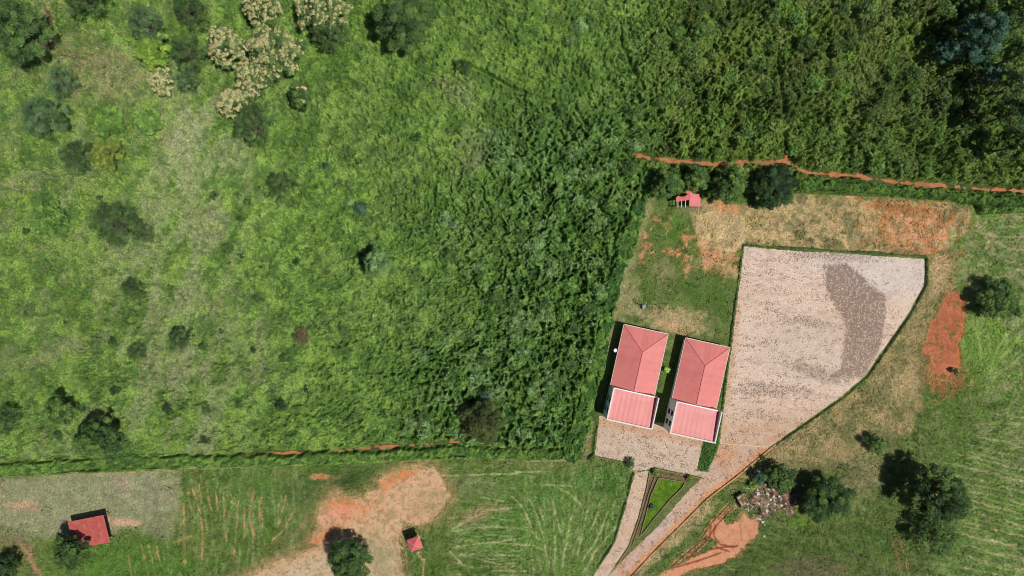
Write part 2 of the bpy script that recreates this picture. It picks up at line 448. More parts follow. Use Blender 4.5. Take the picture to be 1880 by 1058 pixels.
# ------------------------------------------------------------------ ground colours (albedo of soil, turf, straw)
def ground_rgb(x, y):
    n1 = fbm(x, y, 90, 4, 2); n2 = fbm(x, y, 22, 4, 5); n3 = fbm(x, y, 7, 3, 9)
    C = np.tile(L(92, 118, 52), (len(x), 1))
    C = mix(C, sm(0.42, 0.6, n1) * 0.6, L(112, 128, 66))
    C = mix(C, sm(0.5, 0.66, n2) * 0.5, L(120, 130, 80))
    # soil under the undergrowth
    und = (poly_sd(x, y, MOWN, 2000) > 0)
    C[und] = mix(C[und], np.full(und.sum(), 0.85), L(78, 86, 46))
    # --- south-west khaki clearing
    kh = [(-200, 884), (0, 880), (150, 872), (326, 864), (326, 930), (318, 978), (300, 992), (268, 975), (235, 968), (205, 985), (190, 990), (120, 985), (60, 990), (0, 995), (-200, 1000)]
    d = poly_sd(x, y, kh) + (n2 - .5) * 30
    C = mix(C, 1 - sm(-9, 10, d), L(150, 146, 112))
    C = mix(C, (1 - sm(-4, 5, d)) * sm(0.5, 0.62, n2) * 0.6, L(160, 142, 122))
    C = mix(C, (1 - sm(-4, 5, d)) * sm(0.5, 0.6, n1) * 0.4, L(122, 138, 92))
    C = mix(C, ell(x, y, 45, 930, 26, 9, 0, 0.5, .8, 8) * .6, L(195, 150, 120))
    C = mix(C, ell(x, y, 225, 958, 30, 7, 5, 0.5, .7, 7) * .8, L(205, 165, 135))
    C = mix(C, ell(x, y, 30, 1010, 42, 26, 30, 0.5, .7, 20) * .7, L(130, 122, 84))
    C = mix(C, ell(x, y, 190, 868, 120, 4, -2, .6, 1., 9) * .6, L(178, 150, 128))
    for p in ([(30, 990), (48, 1010), (60, 1040), (75, 1070)], [(55, 1000), (58, 1030), (75, 1055)]):
        C = mix(C, (1 - sm(1.5, 4, line_d(x, y, p) + (n3 - .5) * 5)) * .8, L(175, 140, 112))
    # --- southern turf
    C = mix(C, ell(x, y, 230, 1030, 120, 40, 0, 0.5, .6, 30) * .7, L(90, 128, 52))
    C = mix(C, ell(x, y, 560, 900, 90, 26, -18, 0.6, .6, 24) * .55, L(78, 100, 54))
    C = mix(C, ell(x, y, 470, 920, 60, 50, 0, 0.6, .6, 24) * .5, L(104, 140, 66))
    C = mix(C, ell(x, y, 650, 880, 50, 16, -20, 0.5, .6, 20) * .7, L(70, 92, 46))
    C = mix(C, ell(x, y, 560, 1000, 80, 20, -30, 0.6, .7, 20) * .6, L(108, 106, 66))
    C = mix(C, ell(x, y, 1000, 960, 150, 90, 0, 0.5, .5, 40) * .6, L(104, 142, 66))
    C = mix(C, ell(x, y, 1100, 880, 60, 24, 5, 0.4, .5, 20) * .7, L(84, 126, 54))
    C = mix(C, ell(x, y, 860, 895, 70, 22, 0, 0.6, .6, 20) * .6, L(128, 134, 92))
    C = mix(C, ell(x, y, 1000, 850, 90, 9, 0, 0.5, .8, 16) * .6, L(140, 140, 92))
    C = mix(C, ell(x, y, 880, 940, 50, 12, -20, 0.6, .9, 14) * .7, L(172, 142, 110))
    C = mix(C, ell(x, y, 590, 876, 20, 5, 0, 0.4, .8, 8) * .8, L(215, 150, 108))
    for p in ([(554, 931), (592, 890), (633, 872)], [(540, 990), (575, 930), (610, 905), (640, 890)], [(460, 880), (470, 1050)], [(430, 1060), (520, 1030), (575, 1000)], [(478, 1010), (540, 980), (580, 940)]):
        C = mix(C, (1 - sm(1, 5, line_d(x, y, p) + (n3 - .5) * 7)) * .4, L(150, 128, 96))
    # streaks across the sown ground
    f1 = fbm(x * 0.35 + y * 0.1, y * 1.0, 5, 3, 21)
    f2 = fbm(x * 1.0, y * 0.22 + x * .1, 5, 3, 23)
    south = (y > 850) & (x < 1170)
    C = mix(C, south * (x > 820) * (x < 960) * sm(.52, .66, f1) * .5, L(144, 152, 100))
    C = mix(C, south * (x >= 300) * ((x < 560) | (x > 960)) * sm(.52, .66, f2) * .5, L(146, 154, 102))
    brk = sm(.36, .52, fbm(x, y, 11, 3, 103))
    for p in ORANGE_ROWS:
        d = line_d(x, y, p, 12) + (n3 - .5) * 5 + (1 - brk) * 1.6
        top = np.clip((y - 1010) / 60, 0, 1)
        C = mix(C, (1 - sm(0.4, 2.4, d)) * .62 * (1 - top * .6), L(204, 148, 108))
    for p in PALE_ROWS:
        d = line_d(x, y, p, 12) + (n3 - .5) * 6.5 + (1 - brk) * 1.2
        C = mix(C, (1 - sm(0.2, 2.3, d)) * .6, L(186, 176, 134))
    rw = np.abs(((y + .0007 * (x - 935) ** 2 + (n2 - .5) * 14) / 15.0) % 1 - .5)
    C = mix(C, (x > 820) * (x < 975) * (y > 925) * sm(820, 850, x) * (1 - sm(.06, .16, rw)) * brk * .5, L(172, 170, 124))
    th_ = np.arctan2(x - 1025, 1330 - y) * 57.3
    rf = np.abs(((th_ + (n2 - .5) * 2.0) / 2.6) % 1 - .5)
    C = mix(C, (x > 975) * (x < 1150) * (y > 905) * (1 - sm(.07, .18, rf)) * brk * .45, L(168, 170, 122))
    # --- eastern field
    east = (x > 1700) & (y > 385)
    g = fbm((x + y) * .35, (y - x) * 1.0, 14, 4, 31)
    C = mix(C, east * .8, L(120, 146, 76))
    C = mix(C, east * sm(.48, .60, g) * .65, L(146, 152, 104))
    C = mix(C, east * sm(.54, .62, fbm((x - y) * .3, (x + y) * .8, 9, 4, 36)) * (y < 800) * .6, L(162, 156, 118))
    C = mix(C, east * sm(.52, .64, n2) * .5, L(84, 112, 46))
    C = mix(C, ell(x, y, 1810, 640, 60, 70, 0, .5, .6, 25) * .6, L(128, 162, 68))
    C = mix(C, ell(x, y, 1740, 760, 60, 90, 20, .5, .6, 25) * .5, L(96, 118, 54))
    v = (y - 0.235 * x - 0.00003 * (x - 1700) ** 2)
    rows = np.abs(((v + (n2 - .5) * 9) / 20.5) % 1.0 - .5)
    low = sm(770, 850, y) * sm(1730, 1800, x)
    C = mix(C, low * (1 - sm(.04, .14, rows + (n3 - .5) * .2)) * (.3 + .7 * brk) * .8, L(190, 178, 136))
    C = mix(C, (x > 1760) * (y > 390) * (y < 520) * sm(.55, .68, f1) * .5, L(186, 166, 130))
    # --- south-east mown slope
    se = [(1330, 905), (1420, 830), (1500, 775), (1560, 740), (1640, 700), (1700, 740), (1720, 1100), (1240, 1100), (1200, 1058), (1260, 1000)]
    d = poly_sd(x, y, se) + (n2 - .5) * 30
    C = mix(C, (1 - sm(-15, 15, d)) * .8, L(104, 122, 64))
    C = mix(C, (1 - sm(-15, 15, d)) * sm(.5, .62, fbm(x, y, 18, 4, 52)) * .5, L(134, 138, 90))
    C = mix(C, ell(x, y, 1520, 820, 110, 55, -25, .5, .7, 30) * .85, L(142, 136, 98))
    C = mix(C, ell(x, y, 1590, 870, 40, 30, -35, .5, .7, 20) * .8, L(160, 146, 112))
    C = mix(C, ell(x, y, 1490, 1010, 120, 40, -8, .6, .6, 30) * .45, L(78, 100, 42))
    sw = fbm((x * .95 + y * .3) * .35, (y * .95 - x * .3) * 1.4, 11, 4, 111)
    C = mix(C, (1 - sm(-15, 15, poly_sd(x, y, se))) * sm(.5, .64, sw) * .45, L(122, 132, 74))
    C = mix(C, (1 - sm(-15, 15, poly_sd(x, y, se))) * sm(.52, .64, 1 - sw) * .45, L(64, 88, 36))
    C = mix(C, ell(x, y, 1475, 960, 30, 12, 0, .5, .6, 12) * .7, L(110, 138, 52))
    C = mix(C, ell(x, y, 1490, 1045, 60, 18, 0, .5, .9, 12) * .6, L(126, 112, 88))
    C = mix(C, ell(x, y, 1620, 1000, 60, 40, 0, .5, .6, 20) * .5, L(80, 110, 46))
    C = mix(C, ell(x, y, 1250, 975, 80, 13, -42, .5, .7, 12) * .85, L(190, 168, 128))
    C = mix(C, ell(x, y, 1180, 1040, 40, 12, -42, .5, .7, 12) * .7, L(188, 164, 126))
    C = mix(C, ell(x, y, 1385, 862, 45, 7, -35, .5, .7, 12) * .6, L(178, 150, 110))
    # verge east of the yard
    verge = [(1705, 470), (1748, 470), (1752, 540), (1712, 600), (1704, 700), (1670, 790), (1590, 830), (1480, 860), (1400, 850), (1590, 700), (1672, 580), (1703, 525)]
    d = poly_sd(x, y, verge) + (n2 - .5) * 34
    C = mix(C, (1 - sm(-8, 10, d)) * .9, L(176, 154, 112))
    C = mix(C, (1 - sm(-8, 10, d)) * sm(.5, .6, n2) * .7, L(126, 128, 80))
    C = mix(C, ell(x, y, 1725, 500, 18, 34, 5, .35, .5, 14) * .9, L(205, 175, 138))
    C = mix(C, ell(x, y, 1660, 700, 26, 34, 30, .5, .8, 14) * .7, L(196, 172, 132))
    # --- compound lawn
    lawn = [(1190, 352), (1370, 372), (1368, 455), (1345, 600), (1322, 800), (1300, 870), (1280, 866), (1290, 800), (1100, 770), (1095, 836), (1070, 842), (1080, 770), (1105, 650), (1125, 570), (1160, 440)]
    d = poly_sd(x, y, lawn)
    inl = 1 - sm(-2, 4, d)
    C = mix(C, inl, L(90, 110, 52))
    C = mix(C, inl * sm(.5, .62, n2) * .55, L(112, 122, 70))
    C = mix(C, inl * sm(.5, .6, n1) * .4, L(72, 104, 40))
    edge = (1 - sm(6, 24, line_d(x, y, [(1190, 352), (1160, 440), (1125, 570), (1105, 650), (1088, 730)]) + (n2 - .5) * 16))
    C = mix(C, inl * edge * .8, L(148, 142, 98))
    C = mix(C, inl * (1 - sm(2, 7, line_d(x, y, [(1079, 775), (1073, 835)]) - 6)) * .8, L(160, 146, 110))
    north = [(1270, 385), (1300, 372), (1400, 384), (1480, 358), (1600, 363), (1785, 380), (1780, 412), (1735, 420), (1735, 466), (1610, 466), (1430, 452), (1370, 446), (1345, 470), (1330, 490), (1290, 470), (1280, 430)]
    d = poly_sd(x, y, north) + (n2 - .5) * 18
    inn = 1 - sm(-4, 6, d)
    C = mix(C, inn, L(186, 162, 116))
    C = mix(C, inn * sm(.5, .6, fbm(x, y, 16, 4, 41)) * .75, L(126, 124, 84))
    C = mix(C, inn * sm(.56, .64, n3) * .45, L(110, 104, 66))
    C = mix(C, inn * ell(x, y, 1345, 420, 60, 30, 20, .5, .9, 14, 6) * .5, L(206, 178, 132))
    C = mix(C, ell(x, y, 1670, 412, 76, 50, 10, .6, 1.3, 14, 7) * sm(.36, .56, fbm(x, y, 6, 4, 47)) * .8, L(196, 128, 80))
    C = mix(C, ell(x, y, 1690, 430, 54, 24, 0, .7, 1.4, 9, 8) * sm(.38, .56, fbm(x, y, 5, 4, 48)) * .7, L(220, 158, 124))
    C = mix(C, ell(x, y, 1655, 385, 50, 10, 4, .5, 1.0, 10, 8) * .6, L(178, 112, 70))
    C = mix(C, ell(x, y, 1330, 380, 30, 10, 15, .5, 1.0, 10, 8) * .8, L(206, 146, 98))
    for (cx, cy, rx, ry, a) in ((1315, 475, 36, 22, 25), (1300, 458, 20, 8, 40), (1258, 475, 12, 7, 20), (1186, 452, 9, 14, -10), (1226, 412, 6, 10, 10), (1205, 405, 10, 8, 0), (1180, 470, 6, 14, 20), (1262, 440, 12, 10, 0), (1236, 465, 12, 6, 0), (1260, 497, 5, 9, 0), (1180, 430, 16, 6, -20), (1340, 482, 18, 12, 0)):
        C = mix(C, ell(x, y, cx, cy, rx, ry, a, .7, 1.8, 7, 12) * sm(.34, .54, fbm(x, y, 5, 3, 49)) * .8, L(206, 142, 100))
    C = mix(C, ell(x, y, 1320, 490, 40, 12, 20, .5, 1.0, 10, 13) * .5, L(200, 165, 120))
    C = mix(C, inl * (ell(x, y, 1240, 585, 60, 22, 12, .5, 1.0, 12, 14) * .85), L(172, 154, 112))
    C = mix(C, inl * (ell(x, y, 1238, 600, 30, 10, 12, .5, 1.0, 8, 14) * .6), L(205, 165, 125))
    C = mix(C, inl * (ell(x, y, 1215, 500, 24, 20, 0, .5, 1.0, 14, 15) * .5), L(150, 140, 98))
    C = mix(C, inl * (ell(x, y, 1155, 545, 16, 40, 15, .5, 1.0, 12, 15) * .6), L(160, 150, 108))
    C = mix(C, inl * (ell(x, y, 1238, 418, 24, 22, 0, .5, .6, 14, 16) * .6), L(76, 118, 38))
    C = mix(C, inl * (ell(x, y, 1310, 545, 40, 40, 0, .5, .6, 20, 16) * .5), L(70, 100, 36))
    C = mix(C, ell(x, y, 1270, 386, 30, 5, 0, .4, .7, 7, 16) * .5, L(135, 125, 96))
    C = mix(C, (1 - sm(-3, 2, poly_sd(x, y, [(1293, 808), (1322, 800), (1316, 830), (1300, 868), (1281, 862)]))), L(66, 96, 42))
    # red earth strip in the east, its soft fringe
    C = mix(C, (1 - sm(-2, 9, poly_sd(x, y, RED_E) + (n3 - .5) * 12)) * .9, L(190, 108, 72))
    C = mix(C, ell(x, y, 1735, 695, 34, 26, 0, .5, 1.3, 8, 17) * .7, L(186, 120, 84))
    # --- bed with its bare strips
    C = mix(C, 1 - sm(-1, 1.5, poly_sd(x, y, BEDOUT)), L(112, 98, 68))
    C = mix(C, (1 - sm(-1, 1.5, poly_sd(x, y, BEDOUT))) * sm(.45, .6, n2) * .6, L(98, 106, 62))
    e = [(1265, 890), (1240, 918), (1212, 950), (1180, 985), (1160, 1008)]
    C = mix(C, (1 - sm(5, 9, line_d(x, y, e))) * .85, L(98, 112, 62))
    # fringe of the southern clearing
    d = poly_sd(x, y, CLEAR) + (n2 - .5) * 20
    C = mix(C, (1 - sm(-2, 26, d + (n3 - .5) * 14)) * .75, L(180, 148, 108))
    d = poly_sd(x, y, TRACKC) + (n3 - .5) * 12
    C = mix(C, (1 - sm(-2, 10, d)) * .5, L(180, 130, 92))
    for p in TYRES:
        C = mix(C, (1 - sm(.8, 3, line_d(x, y, p) + (n3 - .5) * 6)) * .75, L(176, 130, 98))
    for p in ([(768, 1016), (778, 1030), (776, 1060)],):
        C = mix(C, (1 - sm(.8, 3.2, line_d(x, y, p) + (n3 - .5) * 4)) * .85, L(205, 172, 130))
    # trails through the bush
    for p, w in FOOTS:
        C = mix(C, (1 - sm(w * .5, w * 1.4, line_d(x, y, p) + (n3 - .5) * 3)) * .8, L(112, 100, 64))
    C = mix(C, ell(x, y, 95, 95, 22, 6, 30, .4, .8, 8) * .6, L(180, 135, 95))
    C = mix(C, ell(x, y, 160, 106, 20, 5, 10, .4, .9, 8) * .8, L(190, 130, 95))
    mo = 1 + (fbm(x, y, 4.5, 3, 101) - .5) * .55 + (fbm(x, y, 13, 4, 102) - .5) * .5
    mo = mo * np.where(und, 1.0, 1.16)
    return np.clip(C * mo[:, None], 0.005, 0.9)

# ground: one sheet, fine where the camera looks, coarse to the horizon
def axis_(a, b, step, far):
    core = np.arange(a, b + step, step)
    o = [40, 120, 300, 700, 1500, 3200, 7000, far]
    return np.concatenate([a - np.array(o[::-1]), core, core[-1] + np.array(o)])
gx = axis_(-90, 1970, 2.0, 16000.0); gy = axis_(-90, 1150, 2.0, 16000.0)
GXm, GYm = np.meshgrid(gx, gy)
x = GXm.ravel(); y = GYm.ravel()
nx, ny = len(gx), len(gy)
I = np.arange(nx * ny).reshape(ny, nx)
F = np.stack([I[1:, :-1], I[1:, 1:], I[:-1, 1:], I[:-1, :-1]], -1).reshape(-1, 4)
V = np.c_[(x - CX) * S, (CY - y) * S, np.zeros(len(x))]
g = mesh('ground', V, F, M_ground, pcol=ground_rgb(x, y))
tag(g, kind='structure')

def patch(name, fn, bbox, step, z, colfn, mat, kind='structure', relief=None, dark=None):
    """sheet of ground made of small cells, kept where fn(x,y) < 0"""
    ax = np.arange(bbox[0], bbox[2], step); ay = np.arange(bbox[1], bbox[3], step)
    X, Y = np.meshgrid(ax, ay); nx, ny = len(ax), len(ay)
    x = X.ravel(); y = Y.ravel()
    I = np.arange(nx * ny).reshape(ny, nx)
    F = np.stack([I[1:, :-1], I[1:, 1:], I[:-1, 1:], I[:-1, :-1]], -1).reshape(-1, 4)
    keep = fn(x[F].mean(1), y[F].mean(1)) < 0
    F = F[keep]
    used = np.unique(F); re = np.zeros(nx * ny, np.int64); re[used] = np.arange(len(used))
    x = x[used]; y = y[used]
    zz = np.full(len(x), z)
    if relief is not None: zz = zz + relief(x, y)
    o = mesh(name, np.c_[(x - CX) * S, (CY - y) * S, zz], re[F], mat, pcol=np.clip(colfn(x, y), .005, .9))
    if dark is not None:
        a_ = o.data.attributes.new('dark', 'FLOAT', 'POINT'); a_.data.foreach_set('value', dark(x, y).astype(np.float32))
    tag(o, kind=kind)
    return o

def yard_dark(x, y):
    n3 = fbm(x, y, 6, 3, 8); n2 = fbm(x * .45, y * 1.7, 11, 4, 6); n4 = fbm(x * .7, y * 1.3, 7, 4, 7)
    d = .03 + .26 * sm(.54, .68, n2) + .10 * sm(.55, .66, n4)
    d = d * (1 - .7 * ell(x, y, 1650, 530, 50, 50, 0, .5, .5, 20))
    c = 1 - sm(-5, 4, poly_sd(x, y, CRES) + (n3 - .5) * 7)
    d = d * (1 - c) + c * (.74 + .4 * (n4 - .45))
    d = np.maximum(d, ell(x, y, 1410, 716, 66, 12, 2, .5, 1.1, 8) * .5)
    d = np.maximum(d, ell(x, y, 1520, 472, 70, 9, 3, .6, 1.0, 8) * .45)
    d = np.maximum(d, ell(x, y, 1500, 685, 60, 10, 16, .6, 1.2, 8) * .4)
    d = np.maximum(d, ell(x, y, 1480, 590, 46, 8, 10, .6, 1.2, 8) * .35)
    d = np.maximum(d, ell(x, y, 1380, 760, 36, 10, 0, .6, 1.2, 8) * .3)
    return np.clip(d, .01, .85)
def path_dark(x, y):
    return np.clip(.05 + .35 * sm(.5, .66, fbm(x, y, 9, 4, 19)), 0, .5)
def yard_col(x, y):
    n1 = fbm(x, y, 60, 4, 3); n2 = fbm(x * .5, y * 1.4, 12, 4, 6); n3 = fbm(x, y, 5, 3, 8)
    C = np.tile(L(236, 208, 187), (len(x), 1))
    C = mix(C, sm(.45, .62, n1) * .5, L(222, 192, 168))
    C = mix(C, sm(.55, .7, n2) * .45, L(188, 166, 150))
    C = mix(C, ell(x, y, 1600, 500, 120, 40, 10, .5, .5, 30) * .6, L(226, 216, 208))
    C = mix(C, ell(x, y, 1470, 640, 90, 60, 0, .5, .5, 30) * .5, L(216, 200, 180))
    C = mix(C, (1 - sm(-3, 3, poly_sd(x, y, CRES) + (n3 - .5) * 9)) * .5, L(186, 160, 142))
    C = mix(C, ell(x, y, 1410, 716, 66, 12, 2, .3, .8, 10) * .3, L(184, 162, 144))
    C = mix(C, ell(x, y, 1530, 470, 60, 10, 3, .4, .9, 10) * .3, L(180, 158, 144))
    C = mix(C, ell(x, y, 1500, 685, 50, 12, 20, .4, .9, 10) * .5, L(176, 154, 136))
    C = mix(C, ell(x, y, 1480, 590, 40, 8, 10, .4, .9, 10) * .4, L(180, 156, 136))
    C = mix(C, sm(700, 800, y) * .8, L(214, 182, 152))
    C = mix(C, (1 - sm(4, 14, line_d(x, y, [(1352, 565), (1345, 625), (1333, 730)], 60) + (n3 - .5) * 8)) * .6, L(214, 172, 134))
    C = mix(C, sm(760, 815, y) * sm(.45, .6, n2) * .6, L(206, 158, 116))
    return C
patch('cobbled_yard', lambda x, y: poly_sd(x, y, YARD) + (fbm(x, y, 5, 3, 4) - .5) * 2.4, (1315, 448, 1704, 828), 1.6, .008, yard_col, M_cobble, dark=yard_dark)

def drive_col(x, y):
    n2 = fbm(x, y, 9, 4, 6); n1 = fbm(x, y, 26, 4, 3)
    C = np.tile(L(216, 184, 158), (len(x), 1))
    C = mix(C, sm(.48, .6, n1) * .7, L(216, 160, 120))
    C = mix(C, sm(.55, .66, n2) * .5, L(196, 168, 152))
    C = mix(C, (1 - sm(3, 12, line_d(x, y, [(1412, 822), (1348, 875), (1297, 913), (1246, 964), (1195, 1015), (1150, 1062)]))) * .8, L(226, 158, 112))
    C = mix(C, (1 - sm(3, 9, line_d(x, y, [(1230, 950), (1200, 985), (1150, 1040)])+(n2-.5)*10)) * .5, L(214, 196, 188))
    return C
patch('driveway', lambda x, y: poly_sd(x, y, DRIVE) + (fbm(x, y, 5, 3, 4) - .5) * 1.6, (1040, 812, 1416, 1132), 1.6, .008, drive_col, M_cobble, dark=path_dark)
patch('footpath', lambda x, y: poly_sd(x, y, WPATH) + (fbm(x, y, 5, 3, 4) - .5) * 1.6, (1036, 860, 1196, 1132), 1.5, .012,
      lambda x, y: mix(np.tile(L(222, 192, 166), (len(x), 1)), sm(.5, .6, fbm(x, y, 18, 4, 3)) * .5, L(214, 180, 150)), M_cobble, dark=lambda x, y: path_dark(x, y) * .6)
def fore_col(x, y):
    C = mix(np.tile(L(218, 194, 172), (len(x), 1)), sm(.45, .6, fbm(x, y, 24, 4, 3)) * .6, L(210, 178, 152))
    C = mix(C, (1 - sm(2, 16, line_d(x, y, [(1100, 772), (1197, 793), (1291, 812)]) + (fbm(x, y, 8, 3, 2) - .5) * 14)) * .7, L(214, 165, 128))
    return C
patch('forecourt', lambda x, y: poly_sd(x, y, FORE) + (fbm(x, y, 5, 3, 4) - .5) * 1.4, (1085, 758, 1306, 884), 1.5, .010, fore_col, M_cobble, dark=path_dark)
def clear_col(x, y):
    n1 = fbm(x, y, 30, 4, 3); n2 = fbm(x, y, 10, 5, 6); n3 = fbm(x, y, 4, 3, 2)
    C = np.tile(L(216, 178, 138), (len(x), 1))
    C = mix(C, sm(.42, .6, n2) * .6, L(224, 170, 134))
    C = mix(C, sm(960, 1010, y) * .5, L(200, 176, 138))
    w = ell(x, y, 625, 935, 48, 26, -15, .5, .8, 12, 5)
    C = mix(C, w * .9, L(224, 144, 92))
    C = mix(C, ell(x, y, 615, 948, 34, 16, -10, .5, 1., 8, 5) * .5, L(232, 178, 156))
    C = mix(C, ell(x, y, 735, 872, 44, 13, -32, .5, .8, 10, 5) * .95, L(220, 140, 86))
    C = mix(C, ell(x, y, 585, 990, 40, 12, -30, .5, .8, 10, 5) * .95, L(214, 142, 96))
    C = mix(C, ell(x, y, 800, 930, 40, 26, -10, .5, .8, 14, 5) * .6, L(182, 156, 112))
    C = mix(C, ell(x, y, 560, 1050, 70, 16, -18, .5, .6, 10, 5) * .6, L(206, 188, 160))
    C = mix(C, sm(.52, .62, n2) * sm(.42, .52, n1) * .6, L(156, 146, 100))
    C = mix(C, sm(.6, .68, fbm(x, y, 5, 3, 59)) * .55, L(134, 136, 86))
    C = mix(C, sm(.66, .72, n3) * .6, L(178, 118, 78))
    C = mix(C, ell(x, y, 695, 1020, 40, 26, 60, .5, .9, 12, 5) * .6, L(160, 156, 118))
    return C
def rough_relief(x, y):
    return (fbm(x, y, 14, 4, 51) - .35) * .25 * 0 + 0.0 * x
patch('dirt_clearing', lambda x, y: poly_sd(x, y, CLEAR) + (fbm(x, y, 18, 5, 4) - .5) * 30 + (fbm(x, y, 4.5, 3, 14) - .5) * 16, (400, 840, 850, 1140), 1.5, .006, clear_col, M_dirt)
def path_col(x, y):
    n2 = fbm(x, y, 8, 4, 6)
    C = np.tile(L(196, 122, 84), (len(x), 1))
    C = mix(C, sm(.5, .62, n2) * .6, L(182, 132, 96))
    return mix(C, sm(.56, .66, fbm(x, y, 20, 3, 12)) * .6, L(140, 110, 70))
patch('dirt_path', lambda x, y: np.minimum(line_d(x, y, REDPATH_A), line_d(x, y, REDPATH_B)) - 4.2 + (fbm(x, y, 18, 4, 4) - .5) * 18 + (fbm(x, y, 5, 3, 24) - .5) * 7, (1150, 262, 1990, 380), 1.2, .006, path_col, M_dirt)
patch('field_path', lambda x, y: line_d(x, y, SOUTHPATH) - 1.4 + (fbm(x, y, 14, 4, 7) - .5) * 15 - sm(640, 720, x) * .8, (-90, 800, 850, 865), 1.2, .006, path_col, M_dirt)
def red_col(x, y):
    n2 = fbm(x, y, 6, 4, 6)
    C = np.tile(L(184, 110, 76), (len(x), 1))
    C = mix(C, sm(.5, .62, n2) * .6, L(206, 132, 98))
    C = mix(C, sm(.52, .62, fbm(x, y, 5, 3, 29)) * .5, L(150, 88, 56))
    C = mix(C, sm(.6, .66, fbm(x, y, 9, 4, 39)) * .8, L(112, 108, 60))
    return mix(C, sm(645, 690, y) * .4, L(196, 124, 92))
patch('bare_earth', lambda x, y: poly_sd(x, y, RED_E) + (fbm(x, y, 7, 5, 4) - .5) * 34 + 3 + sm(630, 700, y) * (fbm(x, y, 6, 3, 9) - .4) * 40, (1670, 525, 1790, 720), 1.2, .006, red_col, M_dirt)
RUTS = [Z(940, 788, p) for p in ([(1560, 540), (1440, 670), (1330, 830), (1150, 985)], [(1600, 560), (1480, 680), (1400, 800), (1260, 940)],
        [(1430, 700), (1420, 770), (1470, 850), (1560, 880)], [(1460, 690), (1450, 770), (1500, 830), (1600, 850)], [(1250, 930), (1400, 870), (1520, 850), (1620, 840)], [(1150, 1000), (1330, 950), (1500, 890)],
        [(1630, 560), (1640, 680), (1650, 800)])]
def track_col(x, y):
    n2 = fbm(x, y, 8, 4, 6); n3 = fbm(x, y, 4, 3, 3)
    C = np.tile(L(218, 158, 122), (len(x), 1))
    C = mix(C, sm(.5, .62, n2) * .6, L(204, 136, 96))
    C = mix(C, sm(1000, 1040, y) * .4, L(226, 152, 112))
    for i, p in enumerate(RUTS):
        d = line_d(x, y, p)
        C = mix(C, (1 - sm(.8, 2.6, np.abs(d) + (n3 - .5) * 2)) * (.85 if i < 6 else .5), L(140, 70, 44) if i < 6 else L(150, 118, 108))
    return C
def track_sd(x, y):
    d = poly_sd(x, y, TRACKC)
    d = d + (fbm(x, y, 8, 4, 4) - .5) * 14
    for i in (0, 1): d = np.minimum(d, line_d(x, y, RUTS[i]) - 3.6 + (fbm(x, y, 8, 3, 4) - .5) * 4)
    return d
patch('dirt_track', track_sd, (1170, 910, 1410, 1090), 1.1, .006, track_col, M_dirt)
patch('lawn_bed', lambda x, y: poly_sd(x, y, BED), (1170, 870, 1264, 990), 1.0, .006,
      lambda x, y: mix(np.tile(L(86, 122, 28), (len(x), 1)), sm(.5, .6, fbm(x, y, 7, 4, 6)) * .7, L(112, 146, 44)), M_ground)

# ------------------------------------------------------------------ undergrowth
def leaf_quads(P, Nn, ln, wd, rng):
    """diamond leaves at P with normals Nn"""
    n = len(P)
    Nn = Nn / (np.linalg.norm(Nn, axis=1)[:, None] + 1e-9)
    a = rng.normal(size=(n, 3)); u = np.cross(Nn, a); u /= (np.linalg.norm(u, axis=1)[:, None] + 1e-9)
    v = np.cross(Nn, u)
    u = u * (ln * .5)[:, None]; v = v * (wd * .5)[:, None]
    V = np.stack([P - u, P - v + u * .15, P + u, P + v + u * .15], 1).reshape(-1, 3)
    return V, np.arange(4 * n).reshape(-1, 4)

